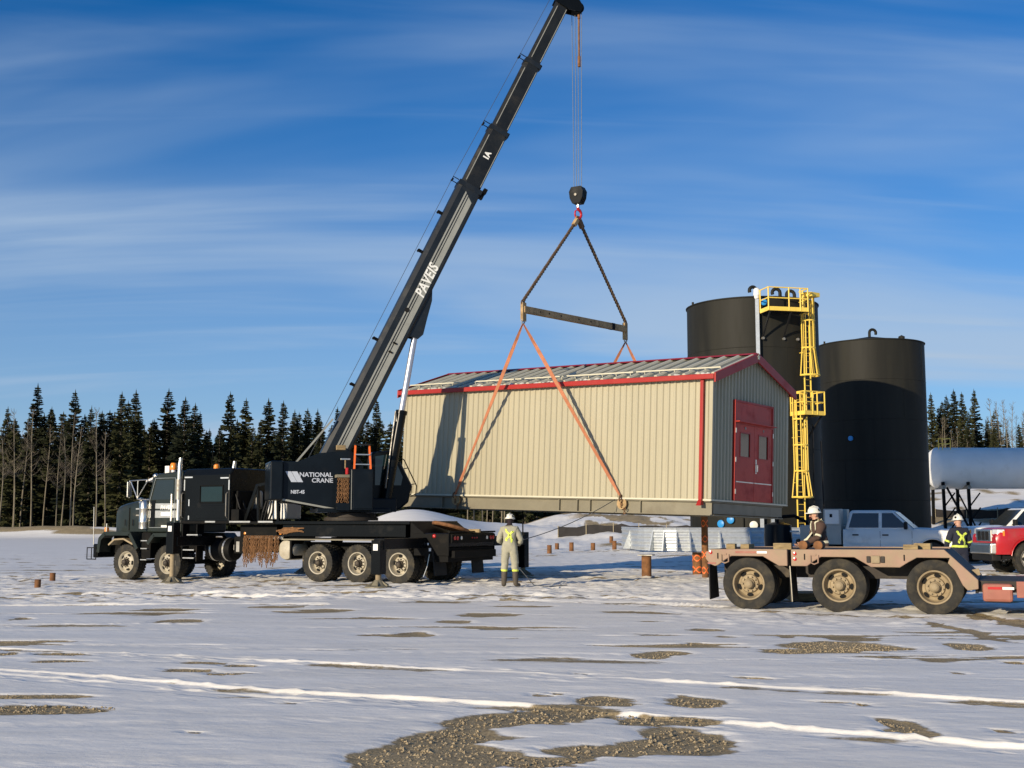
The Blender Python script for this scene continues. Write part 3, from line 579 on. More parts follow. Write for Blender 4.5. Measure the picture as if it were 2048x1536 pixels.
# ------------------------------------------------------------------ lifting gear
SPN, SPF = Vector((.325, 35.0, 7.92)), Vector((3.73, 39.0, 7.97)); HK = Vector((2.09, 37.1, 11.32))
def ribbon(name, p0, p1, w, m, label, cat, group, nrm):
    p0 = Vector(p0); p1 = Vector(p1); d = (p1 - p0).normalized(); nrm = Vector(nrm); n0 = (nrm - d * nrm.dot(d)).normalized(); s0 = d.cross(n0)
    b = MB(); rings = []
    rg = random.Random(hash(label) % 99)
    for i in range(13):
        t = i / 12; p = p0.lerp(p1, t); tw = .28 * math.sin(t * 5 + 1) + (1.2 * (1 - t * 6) if t < .16 else 0) + (1.0 * (t * 6 - 5) if t > .84 else 0)
        s = s0 * math.cos(tw) + n0 * math.sin(tw); n = d.cross(s); ww = w * (.45 + .55 * min(1, t * 8, (1 - t) * 8))
        rings.append([p - s * ww / 2 - n * .006, p + s * ww / 2 - n * .006, p + s * ww / 2 + n * .006, p - s * ww / 2 + n * .006])
    b.loft(rings); o = b.build(name, m); return tag(o, label, cat, group)
def chain_pts(b, p0, p1, pitch, Rl, r, wob=0.0):
    p0 = Vector(p0); p1 = Vector(p1); d, a, c = basis(p1 - p0); n = int((p1 - p0).length / pitch)
    for i in range(n):
        p = p0.lerp(p1, (i + .5) / n); sd = a if i % 2 else c; h = d * pitch * .62; q = sd * Rl
        b.tube([p - h * .6 + q, p - h + q * .3, p - h - q * .3, p - h * .6 - q, p + h * .6 - q, p + h - q * .3, p + h + q * .3, p + h * .6 + q, p - h * .6 + q], r, 5, cap=False)
def gear():
    d = (SPF - SPN).normalized(); t = thing('spreader_bar', 'rusty brown steel spreader bar hung between two braided slings above the building', 'spreader bar', SPN)
    b = MB(); D = SPF - SPN; b.beam((0, 0, 0), D, .15, .20); b.build('bar', 'spreader_steel', t, bevel=.012)
    sd = Vector((-d.y, d.x, 0))
    for s in (.14, .22, .33, .5, .62): MB().cyl(D * s - sd * .078, D * s + sd * .078 * 0 - sd * .0785, .03, n=8).build('bolt_hole', 'hole_black', t)
    MB().beam(D * .84, D * .87, .156, .206).build('wear_band', 'dark_steel', t)
    for e, s in ((Vector((0, 0, 0)), 1), (D, -1)):
        b = MB(); b.beam(e + d * .02 * s - Vector((0, 0, .36)), e + d * .02 * s + Vector((0, 0, .2)), .10, .17, up=d); b.build('end_plate', 'spreader_steel', t, bevel=.01)
        MB().torus(e + Vector((0, 0, -.36)), sd, .07, .024, 14, 6).build('shackle', 'galvanised', t)
        MB().torus(e + Vector((0, 0, .2)), sd, .07, .024, 14, 6).build('shackle', 'dark_chain', t)
    for end, nm in ((SPN, 'left'), (SPF, 'right')):
        b = MB(); top = HK + Vector((0, 0, -.10)) + (end - HK).normalized() * .22; bot = end + Vector((0, 0, .24))
        dd, pa, pb = basis(bot - top); nst = 90
        for ph in (0, 2.094, 4.189): b.tube([top.lerp(bot, k / nst) + (pa * math.cos(ph + k * .75) + pb * math.sin(ph + k * .75)) * .03 for k in range(nst + 1)], .028, 5)
        o = b.build('wire_sling', 'wire_sling', smooth=60)
        tag(o, 'brown braided wire sling from the hook to the %s end of the spreader bar' % nm, 'sling', 'braided wire slings')
        e = (end - HK).normalized(); c = MB(); c.beam(HK - Vector((0, 0, .1)) + e * .08, HK - Vector((0, 0, .1)) + e * .36, .13, .12); c.torus(HK - Vector((0, 0, .08)) + e * .06, sd, .075, .022, 12, 6)
        c.build('end_link', 'spreader_steel' if nm == 'left' else 'dark_chain', o)
    nv = (-.629, -.777, 0)
    for end, x, yy, lb in ((SPN, 2.8, .06, 'right orange web sling down the sunlit long wall'), (SPN, 9.0, .06, 'left orange web sling down the sunlit long wall, into the boom shadow'),
                           (SPF, 2.8, -4.46, 'right orange web sling at the far roof side, short piece showing'), (SPF, 9.0, -4.46, 'shaded dark red web sling at the far roof side')):
        ribbon('web_sling', end + Vector((0, 0, -.42)), bpt(x, yy, .42), .11, 'orange_strap', lb, 'sling', 'orange web slings', nv)
    # hook block
    B = HK + Vector((0, 0, .62)); t = thing('hook_block', 'black crane hook block with a red hook', 'hook block', B)
    ax = Vector((math.cos(R(60)), math.sin(R(60)), 0)) ; sx = Vector((-ax.y, ax.x, 0))
    for k in (-.13, -.045, .045, .13):
        M = frame(ax * k, sx); b = MB(M)
        poly = [(-.13, -.27), (.13, -.27), (.22, -.1), (.25, .12), (.17, .27), (-.17, .27), (-.25, .12), (-.22, -.1)]
        b.prism(poly, 'y', -.022, .022); b.build('cheek_plate', 'black_paint', t, bevel=.008)
    for k in (-.088, 0, .088): MB().cyl(ax * (k - .018), ax * (k + .018), .19, n=20).build('sheave', 'dark_steel', t)
    MB().cyl(-ax * .2, ax * .2, .045, n=10).build('pin', 'rim_steel', t)
    MB().cyl((0, 0, -.24), (0, 0, -.42), .045, n=10).build('shank', 'chrome', t)
    pts = [(0, 0, -.38)] ; M = frame(Vector((0, 0, 0)), Vector((.8, .6, 0)))
    arc = [M @ Vector((.13 * math.sin(q), 0, -.60 + .15 * math.cos(q))) for q in (j * math.pi / 8 for j in range(0, 15))]
    MB().tube([Vector((0, 0, -.38))] + arc, [.05] + [.05 - .0018 * j for j in range(15)], 8).build('hook', 'hook_red', t, smooth=60)
    MB().beam(arc[0] - Vector((0, 0, .02)), arc[-1], .03, .015).build('latch', 'hook_red', t)
    # tag line held by the rigger
    p0 = bpt(3.0, .08, .36); p1 = Vector((-.02, 31.15, 1.15)); b = MB()
    b.tube([p0.lerp(p1, s) - Vector((0, 0, .55 * s * (1 - s))) for s in (j / 14 for j in range(15))], .012, 5)
    g = Vector((.14, 31.05, .55))
    b.tube([p1, p1 + Vector((.02, 0, -.3)), g, Vector((.55, 30.55, .1)), Vector((.95, 30.2, .075)), Vector((1.15, 30.6, .08)), Vector((1.4, 30.9, .08))], .013, 5)
    tag(b.build('tag_line', 'rope_wire'), 'thin tag line rope from the building skid to the rigger and the snow', 'rope')
gear()
# ------------------------------------------------------------------ wheels
WM = {}
def tyre_mesh(r, w, key, lugs=36, m='rubber'):
    k = ('t', key)
    if k in WM: return WM[k]
    ri = r * .565; b = MB()
    b.lathe([(ri, -w * .36), (ri + .02, -w * .44), (r * .75, -w * .5), (r * .90, -w * .49), (r * .965, -w * .44), (r * .975, -w * .2), (r * .965, 0), (r * .975, w * .2), (r * .965, w * .44), (r * .90, w * .49), (r * .75, w * .5), (ri + .02, w * .44), (ri, w * .36)], n=44, closed=True)
    for i in range(lugs):
        for sd in (-1, 1):
            a = 2 * math.pi * (i + (.5 if sd > 0 else 0)) / lugs; M = Matrix.Rotation(a, 4, 'Y'); bb = MB(M)
            da = math.pi * r / lugs * .62
            y0, y1 = (w * .06, w * .47) if sd > 0 else (-w * .47, -w * .06)
            bb.hexa([(-da, y0, r * .955), (da, y0, r * .955), (da, y1, r * .94), (-da, y1, r * .94), (-da * .9, y0, r), (da * .9, y0, r), (da * .9, y1, r * .985), (-da * .9, y1, r * .985)])
            b.add(bb.v, bb.f)
    me = b.mesh('tyre', smooth=35, recalc=False); me.materials.append(MATS[m]); WM[k] = me; return me
def rim_mesh(r, w, key, m, deep=True):
    k = ('r', key)
    if k in WM: return WM[k]
    ri = r * .575; b = MB()
    if deep: pr = [(ri * 1.0, w * .30), (ri * 1.05, w * .44), (ri * 1.03, w * .475), (ri * .95, w * .44), (ri * .90, w * .22), (ri * .88, -.02), (ri * .80, -.05), (ri * .62, -.035), (ri * .56, .015), (ri * .36, .02), (ri * .35, .0)]
    else: pr = [(ri * 1.0, w * .30), (ri * 1.05, w * .44), (ri * 1.03, w * .475), (ri * .93, w * .40), (ri * .86, w * .24), (ri * .78, w * .30), (ri * .60, w * .40), (ri * .40, w * .42), (ri * .36, w * .36)]
    b.shell(pr + [(.0001, pr[-1][1] - .01)], n=40, ax=(0, 1, 0))
    me = b.mesh('rim', smooth=35); me.materials.append(MATS[m]); WM[k] = me; return me
def hub_mesh(r, w, key, m, deep=True, nuts=10):
    k = ('h', key)
    if k in WM: return WM[k]
    ri = r * .575; b = MB(); y = .02 if deep else w * .42; c = ri * .34
    b.lathe([(c, y - .01), (c, y + .05), (c * .8, y + .07), (c * .78, y + .12), (c * .5, y + .15), (c * .3, y + .155), (.0001, y + .155)], n=20)
    for i in range(nuts):
        a = 2 * math.pi * i / nuts; rr = ri * .455; b.cyl((rr * math.cos(a), y - .005, rr * math.sin(a)), (rr * math.cos(a), y + .04, rr * math.sin(a)), .017, n=6)
    me = b.mesh('hub', smooth=40); me.materials.append(MATS[m]); WM[k] = me; return me
def holes_mesh(r, w, key, deep=True, n=5):
    k = ('o', key)
    if k in WM: return WM[k]
    ri = r * .575; b = MB()
    for i in range(n):
        a = 2 * math.pi * (i + .3) / n; rr = ri * (.715 if deep else .70); M = Matrix.Rotation(a, 4, 'Y') @ Matrix.Translation((0, (-.028 if deep else w * .35), rr)); bb = MB(M)
        q = [(.058 * math.cos(t) * (r / .5), .034 * math.sin(t) * (r / .5)) for t in (j * math.pi / 6 for j in range(12))]
        bb.prism(q, 'y', -.02, .008 if deep else .012); b.add(bb.v, bb.f)
    me = b.mesh('vent_hole'); me.materials.append(MATS['hole_black']); WM[k] = me; return me
def wheel(parent, pos, r, w, key, side=1, deep=True, rim='rim_white', hubm='hub_dark', tm='rubber', face=True, spin=None, nuts=10, lugs=36):
    a = random.uniform(0, 6.28) if spin is None else spin
    h = put('wheel', hub_mesh(r, w, key, hubm, deep, nuts), parent, loc=pos, rot=(0, a, 0 if side > 0 else math.pi))
    put('tyre', tyre_mesh(r, w, key, lugs, tm), h); put('rim', rim_mesh(r, w, key, rim, deep), h)
    if face:
        for i in range(5): put('vent_hole', holes_mesh(r, w, key, deep, 1), h, rot=(0, 2 * math.pi * i / 5, 0))
    return h

# ------------------------------------------------------------------ crane truck
def crane():
    c = thing('crane_truck', 'black and dark green crane truck with raised telescopic boom', 'crane truck', (-2.479, 33.832, 0), R(151))
    def B(name, m, *boxes, bevel=0, M=None, parent=None, label=None):
        b = MB(M)
        for q in boxes: b.box(*q)
        return b.build(name, m, parent or c, bevel=bevel, label=label)
    # chassis
    for y in (.43, -.43): B('frame_rail', 'dark_steel', (-1.55, 11.2, y - .05, y + .05, .78, 1.08))
    B('torsion_box', 'black_paint', (-.2, 4.05, -1.18, 1.18, 1.26, 1.60), bevel=.02)
    B('deck', 'black_paint', (-.36, 4.3, -1.24, 1.24, 1.605, 1.70), bevel=.015)
    B('deck', 'dark_steel', (4.31, 6.05, -1.24, 1.24, 1.60, 1.69), (4.5, 5.9, -.9, .9, 1.1, 1.59), bevel=.015)
    B('running_board', 'dark_steel', (6.06, 7.95, .80, 1.26, 1.62, 1.70), (6.06, 7.95, -1.26, -.80, 1.62, 1.70), bevel=.01)
    for a, d in ((6.55, 6.95), (5.2, 6.0), (4.35, 4.9)): B('deck_edge', 'aluminium', (a, d, 1.262, 1.275, 1.655, 1.70))
    B('side_channel', 'mud' if 'mud' in MATS else 'skid_paint', (-.3, 4.05, 1.16, 1.225, 1.16, 1.195))
    B('fender_plank', 'dark_steel', (-.35, 3.75, .70, 1.215, 1.198, 1.225), (-.35, 3.75, -1.215, -.70, 1.198, 1.225), (3.70, 3.76, .7, 1.21, .62, 1.19), (3.70, 3.76, -1.21, -.7, .62, 1.19))
    # rear low deck
    MB().prism([(-.36, 1.69), (-.36, 1.0), (-.80, 1.0), (-.80, 1.38)], 'y', -1.2, 1.2).build('deck_slope', 'dark_steel', c, bevel=.015)
    rd = B('rear_deck', 'black_paint', (-1.60, -.81, -1.2, 1.2, 1.0, 1.38), bevel=.03)
    B('rear_side_panel', 'dark_steel', (-1.60, -.50, 1.202, 1.225, .78, 1.36), bevel=.01); B('rear_side_panel', 'dark_steel', (-1.60, -.50, -1.225, -1.202, .78, 1.36), bevel=.01)
    B('rear_underbody', 'dark_steel', (-1.56, -.82, -1.19, 1.19, .62, .99))
    tp = B('tail_panel', 'dark_steel', (-1.66, -1.61, -1.15, 1.15, 1.12, 1.34), bevel=.01)
    B('rear_crossbar', 'dark_steel', (-1.63, -1.56, -1.22, 1.22, 1.385, 1.43), bevel=.01)
    for y, m, rr in ((1.02, 'red_lens', .055), (.88, 'red_lens', .055), (.68, 'clear_lens', .05), (.12, 'red_lens', .022), (0, 'red_lens', .022), (-.12, 'red_lens', .022), (-.68, 'clear_lens', .05), (-.88, 'red_lens', .055), (-1.02, 'red_lens', .055)):
        MB().lathe([(rr, 0), (rr * .95, .012), (rr * .5, .022), (.001, .025)], (-1.661, y, 1.25), (-1, 0, 0), 14).build('tail_light', m, tp, smooth=50)
    MB().lathe([(.055, 0), (.05, .02), (.03, .035), (.001, .04)], (-1.15, 1.226, 1.30), (0, 1, 0), 14).build('side_marker', 'red_lens', c, smooth=50)
    B('rear_bumper', 'dark_steel', (-1.72, -1.58, -1.1, 1.1, .72, .92), bevel=.02)
    B('reflector', 'reflector_white', (-1.05, -.98, 1.226, 1.232, .90, .98), (-.98, -.93, 1.226, 1.232, 1.06, 1.12))
    for y in (.98, -.98): MB().hexa([(-1.22, y - .3, .26), (-1.22, y + .3, .26), (-1.18, y + .3, .26), (-1.18, y - .3, .26), (-1.15, y - .3, .9), (-1.15, y + .3, .9), (-1.12, y + .3, .9), (-1.12, y - .3, .9)]).build('mud_flap', 'plastic_black', c)
    MB().tube([(-1.0, 1.22, .82), (-.95, 1.25, .5), (-.85, 1.28, .22)], .012, 5).build('hose', 'aluminium', c)
    # wheels
    for x in (0, 1.37, 2.74):
        for y, s in ((1.10, 1), (-1.10, -1)):
            wheel(c, (x, y, .53), .53, .27, 'cr', s)
            put('inner_tyre', tyre_mesh(.53, .27, 'cr'), c, loc=(x, y - s * .33, .53))
        MB().cyl((x, -.8, .53), (x, .8, .53), .09, n=10).lathe([(.001, -.25), (.2, -.18), (.24, 0), (.2, .18), (.001, .25)], (x, 0, .53), (1, 0, 0), 14).build('axle', 'dark_steel', c, smooth=40)
    for x in (8.46, 10.2):
        for y, s in ((1.08, 1), (-1.08, -1)): wheel(c, (x, y, .43), .555, .34, 'cf', s, deep=False, nuts=10)
        MB().cyl((x, -.95, .43), (x, .95, .43), .07, n=10).build('axle', 'dark_steel', c)
    # front fenders: bent plates
    def bent(name, pts, y0, y1, m, t=.03, lip=.05):
        b = MB()
        for (xa, za), (xb, zb) in zip(pts[:-1], pts[1:]):
            d = Vector((xb - xa, 0, zb - za)).normalized(); n = Vector((-d.z, 0, d.x)) * t
            if n.z < 0: n = -n
            A, Bv = Vector((xa, 0, za)), Vector((xb, 0, zb)); Y = lambda p, y: (p.x, y, p.z)
            b.hexa([Y(A, y0), Y(Bv, y0), Y(Bv, y1), Y(A, y1), Y(A + n, y0), Y(Bv + n, y0), Y(Bv + n, y1), Y(A + n, y1)])
            n2 = n * (-lip / t)
            b.hexa([Y(A + n2, y1 + .001), Y(Bv + n2, y1 + .001), Y(Bv + n2, y1 + .02), Y(A + n2, y1 + .02), Y(A + n, y1 + .001), Y(Bv + n, y1 + .001), Y(Bv + n, y1 + .02), Y(A + n, y1 + .02)])
        return b.build(name, m, c)
    for s in (1, -1):
        y0, y1 = (.74, 1.26) if s > 0 else (-1.26, -.74)
        bent('front_fender', [(11.45, .72), (11.38, 1.16), (11.15, 1.34), (10.05, 1.34), (9.70, .86)], y0, y1, 'truck_green', lip=.09)
        bent('front_fender', [(9.30, 1.02), (9.05, 1.30), (8.05, 1.30), (7.85, 1.08)], y0, y1, 'truck_green', lip=.08)
        bent('inner_fender', [(11.0, .95), (10.75, 1.12), (10.35, 1.14), (9.95, .98)], y0 + .03, y1 - .04, 'rim_dusty' if s > 0 else 'dark_steel', lip=.02)
    B('front_frame', 'dark_steel', (9.0, 11.3, -.75, .75, .70, 1.36), (9.3, 9.68, .76, 1.12, .55, 1.33))
    B('front_bumper', 'black_paint', (11.46, 11.66, -1.25, 1.25, .55, .98), bevel=.03)
    st = MB()
    for z in (.50, .86): st.beam((11.5, 1.27, z), (11.9, 1.27, z), .03, .03)
    for x in (11.5, 11.7, 11.9): st.beam((x, 1.27, .5), (x, 1.27, .86), .02, .02)
    st.build('bumper_step', 'dark_steel', c)
    MB().cyl((11.7, 1.2, .95), (11.72, 1.22, 2.15), .018, .012, 6).build('marker_rod', 'aluminium', c)
    MB().cyl((11.25, 1.1, 1.36), (11.25, 1.1, 1.62), .02, n=6).build('marker_rod', 'aluminium', c)
    MB().cyl((11.35, 1.0, 1.36), (11.35, 1.0, 1.5), .07, n=12).build('turn_signal', 'amber', c, label='orange turn signal lamp on the front fender')
    # hood
    b = MB(); secs = []
    for x, zt, hw, rr in ((11.30, 2.08, .66, .10), (11.24, 2.20, .70, .16), (10.9, 2.28, .73, .15), (10.2, 2.38, .78, .13), (9.62, 2.47, .82, .12)):
        ring = [(x, -hw, 1.37), (x, -hw, zt - rr * 1.6), (x, -hw + rr * .3, zt - rr * .6), (x, -hw + rr, zt - .02), (x, 0, zt + .03), (x, hw - rr, zt - .02), (x, hw - rr * .3, zt - rr * .6), (x, hw, zt - rr * 1.6), (x, hw, 1.37)]
        secs.append(ring)
    b.loft(secs); hd = b.build('hood', 'truck_green', c, smooth=40)
    B('grille', 'chrome', (11.302, 11.33, -.5, .5, 1.45, 2.0), parent=hd)
    for x in (10.75, 10.42): B('hood_latch', 'hole_black', (x, x + .03, .795, .81, 1.55, 1.75), parent=hd)
    B('hood_seam', 'hole_black', (10.62, 10.64, .742, .772, 1.4, 2.12), parent=hd)
    for x, w in ((10.15, .16), (9.85, .18)): B('badge', 'aluminium', (x, x + w, .79, .806, 2.06, 2.10), parent=hd)
    B('badge', 'rim_steel', (9.95, 10.3, .79, .803, 1.86, 1.90), parent=hd)
    ac = MB(); ac.lathe([(.14, 0), (.165, .02), (.165, .2), (.17, .21), (.17, .26), (.165, .27), (.165, .62), (.17, .63), (.17, .68), (.165, .69), (.165, .82), (.12, .88), (.001, .90)], (9.72, 1.0, 1.44), (0, 0, 1), 22); ac.build('air_cleaner', 'chrome', c, smooth=40)
    ac = MB(); ac.lathe([(.14, 0), (.165, .02), (.165, .82), (.12, .88), (.001, .90)], (9.72, -1.0, 1.44), (0, 0, 1), 18); ac.build('air_cleaner', 'chrome', c, smooth=40)
    for z in (2.38, 2.28): MB().lathe([(.001, .05), (.05, .04), (.06, 0), (.05, -.05), (.001, -.07)], (9.95, .95, z), (1, 0, 0), 12).build('spot_lamp', 'chrome', c, smooth=50)
    # cab
    cb = MB(); cb.prism([(9.62, 1.34), (9.60, 2.42), (9.42, 3.02), (9.22, 3.16), (8.16, 3.24), (8.16, 1.34)], 'y', -1.0, 1.0); cab = cb.build('cab', 'truck_green', c, bevel=.06, seg=3)
    MB().prism([(9.42, 2.36), (9.24, 2.96), (8.52, 2.96), (8.52, 2.36)], 'y', 1.001, 1.008).build('side_window', 'glass', cab)
    MB().prism([(9.42, 2.36), (9.24, 2.96), (8.52, 2.96), (8.52, 2.36)], 'y', -1.008, -1.001).build('side_window', 'glass', cab)
    for s in (1, -1): MB().hexa([(9.607, s * .06, 2.46), (9.607, s * .9, 2.46), (9.612, s * .9, 2.46), (9.612, s * .06, 2.46), (9.435, s * .06, 3.0), (9.435, s * .86, 3.0), (9.44, s * .86, 3.0), (9.44, s * .06, 3.0)]).build('windshield', 'glass', cab)
    b = MB(); b.tube([(8.44, 1.012, 1.5), (8.44, 1.012, 3.02), (9.28, 1.012, 3.02), (9.50, 1.012, 2.32), (9.50, 1.012, 1.5), (8.44, 1.012, 1.5)], .012, 5); b.build('door_trim', 'chrome', cab)
    B('door_stripe', 'aluminium', (8.2, 9.56, 1.002, 1.006, 2.08, 2.24), (8.2, 9.56, 1.002, 1.006, 1.80, 2.02), parent=cab, label='bright polished stripe along the cab door')
    B('door_stripe', 'black_paint', (9.27, 9.45, 1.007, 1.012, 1.5, 2.34), parent=cab)
    tM = frame((9.05, 1.009, 2.06), (-1, 0, 0)) @ Matrix.Rotation(R(90), 4, 'X')
    text('door_name', 'PAVEIS', .17, tM, 'white_decal', cab, shear=.2, bold=.006)
    B('door_script', 'white_decal', (8.62, 9.02, 1.007, 1.010, 1.86, 1.97), (8.55, 9.0, 1.002, 1.006, 1.50, 1.57), parent=cab)
    B('door_handle', 'chrome', (8.50, 8.62, 1.01, 1.04, 2.28, 2.31), parent=cab)
    vi = MB(); vi.hexa([(9.5, -.95, 2.98), (9.82, -.9, 2.92), (9.82, .9, 2.92), (9.5, .95, 2.98), (9.46, -.95, 3.06), (9.8, -.9, 2.97), (9.8, .9, 2.97), (9.46, .95, 3.06)]); vi.build('sun_visor', 'silver_paint', cab)
    B('lamp_bracket', 'silver_paint', (9.12, 9.3, .55, .62, 3.0, 3.42), parent=cab)
    for y in (.70, .88): MB().lathe([(.001, .06), (.07, .05), (.085, 0), (.07, -.06), (.001, -.10)], (9.42, y, 3.10), (1, -.1, 0), 14).build('work_lamp', 'chrome', cab, smooth=50)
    MB().lathe([(.10, 0), (.105, .02), (.10, .17), (.07, .21), (.001, .215)], (9.0, .55, 3.30), (0, 0, 1), 18).build('beacon', 'amber', cab, smooth=40)
    MB().cyl((9.0, .55, 3.2), (9.0, .55, 3.299), .07, n=12).build('beacon_base', 'silver_paint', cab)
    # mirror frame
    b = MB(); t = lambda *p: b.tube(p, .018, 6)
    t((9.50, 1.12, 2.98), (10.22, 1.18, 2.95)); t((9.9, 1.15, 2.38), (9.9, 1.15, 2.96)); t((10.22, 1.18, 2.42), (10.22, 1.18, 2.96)); t((9.9, 1.15, 2.40), (10.18, 1.18, 2.92)); t((9.9, 1.15, 2.40), (9.52, 1.1, 2.96)); t((9.5, 1.02, 2.36), (9.9, 1.15, 2.38))
    b.build('mirror_frame', 'chrome', c)
    B('mirror', 'aluminium', (10.18, 10.22, 1.12, 1.30, 2.44, 2.92), bevel=.01); B('mirror', 'aluminium', (9.9, 9.94, -1.35, -1.15, 2.44, 2.92))
    # sleeper and stacks
    sl = MB(); sl.prism([(-1.14, 1.66), (-1.14, 3.08), (-.98, 3.28), (.98, 3.28), (1.14, 3.08), (1.14, 1.66)], 'x', 6.12, 8.06); slp = sl.build('sleeper', 'black_paint', c, bevel=.05, seg=3)
    B('sleeper_window', 'glass_green', (6.42, 7.25, 1.141, 1.147, 2.28, 2.72), parent=slp)
    b = MB(); b.tube([(6.38, 1.15, 2.24), (6.38, 1.15, 2.76), (7.29, 1.15, 2.76), (7.29, 1.15, 2.24), (6.38, 1.15, 2.24)], .014, 5); b.build('window_frame', 'dark_steel', slp)
    for q in ((7.62, 7.94, 3.0, 3.04), (6.18, 6.5, 2.96, 3.0), (7.92, 7.96, 2.62, 2.95), (6.14, 6.18, 2.62, 2.92), (7.72, 7.76, 2.15, 2.35), (7.72, 7.76, 1.74, 1.86), (7.5, 7.8, 1.64, 1.68)): B('reflective_strip', 'galvanised', (q[0], q[1], 1.141, 1.146, q[2], q[3]), parent=slp)
    MB().lathe([(.09, 0), (.095, .02), (.09, .12), (.05, .16), (.001, .165)], (7.35, .4, 3.285), (0, 0, 1), 16).build('beacon', 'amber', slp, smooth=40)
    MB().cyl((7.25, .75, 3.2), (7.20, .72, 4.05), .012, .005, 5).build('antenna', 'dark_steel', slp)
    for s in (1, -1):
        b = MB(); b.tube([(8.10, s * 1.2, 1.72), (8.10, s * 1.2, 3.35), (8.07, s * 1.2, 3.62)], [.075, .072, .05], 14); sk = b.build('exhaust_stack', 'chrome', c, smooth=50)
        MB().lathe([(.10, 0), (.10, .62)], (8.10, s * 1.2, 2.35), (0, 0, 1), 16).build('heat_shield', 'rim_steel', sk, smooth=50)
    MB().cyl((8.35, 1.25, 1.7), (8.35, 1.25, 2.52), .03, n=8).build('grab_post', 'aluminium', c)
    for x in (7.98, 6.2): MB().tube([(x, 1.15, 1.8), (x, 1.21, 1.85), (x, 1.21, 2.5), (x, 1.15, 2.55)], .016, 6).build('grab_handle', 'rim_steel', slp)
    B('sleeper_door', 'black_paint', (6.30, 7.42, 1.1395, 1.149, 1.78, 2.16), parent=slp, bevel=.01)
    for k in range(3): MB().tube([(6.1, .9 - .25 * k, 2.5 - .1 * k), (5.9, .95 - .25 * k, 2.1), (5.8, .9 - .25 * k, 1.9), (5.7, .8 - .3 * k, 1.7)], .025, 6).build('air_hose', 'plastic_black', c)
    B('deck_box', 'dark_steel', (5.75, 6.05, .2, 1.15, 1.70, 2.05), bevel=.02); B('deck_box', 'dark_steel', (6.02, 6.10, -1.1, .9, 1.71, 2.6), bevel=.02)
    MB().lathe([(.13, 0), (.15, .03), (.15, .5), (.12, .55), (.001, .56)], (5.95, .1, 2.06), (0, 0, 1), 14).build('filter_can', 'rim_steel', c, smooth=40)
    # steps, tanks
    for k, (x, z) in enumerate(((7.42, 1.27), (7.5, 1.06), (7.56, .82), (7.56, .58))): B('step', 'aluminium', (x - .22, x + .22, 1.12, 1.30, z, z + .035))
    B('step_side', 'dark_steel', (7.82, 7.86, 1.0, 1.28, .5, 1.6), (7.24, 7.28, 1.0, 1.28, .5, 1.6))
    for z in (1.08, .84, .50): B('step', 'aluminium', (9.36, 9.62, 1.0, 1.22, z, z + .03))
    ft = MB(); ft.lathe([(.2, -.5), (.32, -.46), (.34, -.4), (.34, .4), (.32, .46), (.2, .5)], (6.55, .86, .86), (1, 0, 0), 24); ftk = ft.build('fuel_tank', 'dark_steel', c, smooth=40)
    for x in (6.3, 6.8): MB().shell([(.345, -.03), (.35, -.028), (.35, .028), (.345, .03)], (x, .86, .86), (1, 0, 0), 24).build('tank_strap', 'aluminium', ftk)
    at = MB(); at.lathe([(.12, -.4), (.27, -.34), (.30, -.26), (.30, .26), (.27, .34), (.12, .4)], (3.95, .80, .88), (0, 1, 0), 24); at.build('air_tank', 'rim_white', c, smooth=40)
    B('valve_block', 'aluminium', (5.72, 5.84, 1.0, 1.12, .80, 1.1), (5.9, 6.0, .95, 1.05, .85, 1.0), (5.6, 5.66, 1.0, 1.08, .9, 1.2))
    B('battery_box', 'dark_steel', (5.45, 5.95, .6, 1.1, .75, 1.25), bevel=.02)
    MB().lathe([(.04, 0), (.04, .02), (.001, .03)], (5.45, 1.18, 1.34), (0, 1, 0), 10).build('marker_light', 'amber', c); MB().lathe([(.04, 0), (.04, .02), (.001, .03)], (4.12, 1.18, 1.34), (0, 1, 0), 10).build('marker_light', 'amber', c)
    B('chain_rack', 'reflector_white', (4.16, 5.42, 1.0, 1.04, 1.18, 1.28)); B('chain_rack', 'dark_steel', (4.1, 5.5, 1.05, 1.22, 1.285, 1.31))
    # hydraulic tank, hoses and stand on the deck
    B('hydraulic_tank', 'reflector_white', (4.62, 5.35, -.35, .35, 1.75, 2.45), bevel=.04)
    b = MB(); b.beam((5.7, .9, 1.7), (5.25, .9, 2.75), .10, .10); b.beam((5.2, .9, 1.7), (5.25, .9, 2.75), .07, .07); b.beam((4.45, .9, 1.7), (4.5, .9, 2.85), .08, .08); b.beam((4.5, .9, 2.85), (5.25, .9, 2.75), .08, .08); b.build('boom_rest', 'black_paint', c)
    for k in range(4): MB().tube([(5.0 - .1 * k, .6, 2.5), (4.95 - .09 * k, .85, 2.3), (5.0 - .12 * k, .95, 1.95), (5.1 - .1 * k, .9, 1.71)], .03, 6).build('hydraulic_hose', 'plastic_black', c)
    b = MB()
    for k in range(14): b.tube([(3.2 + random.uniform(0, 1), 1.19, 1.45 + random.uniform(-.08, .1)), (3.4 + random.uniform(0, .9), 1.22, 1.40 + random.uniform(-.08, .1)), (3.6 + random.uniform(0, .6), 1.2, 1.44)], .016, 5)
    b.build('rope_coil', 'rust_chain', c)
    # outriggers
    def jack(x, y, ztop, zbot, name, deck_y):
        s = 1 if y > 0 else -1
        bm = B('outrigger_beam', 'black_paint', (x - .16, x + .16, min(deck_y, y), max(deck_y, y), .98, 1.26), bevel=.015)
        h = B('outrigger_jack', 'black_paint', (x - .14, x + .14, y - .14, y + .14, zbot, ztop), bevel=.015)
        zf = zgs(*(np.array([-2.479 - .875 * x - .485 * y, 33.832 + .485 * x - .875 * y]))) + .02
        MB().cyl((x, y, zf + .05), (x, y, zbot + .1), .075, n=14).build('jack_rod', 'rim_dusty', h, smooth=40)
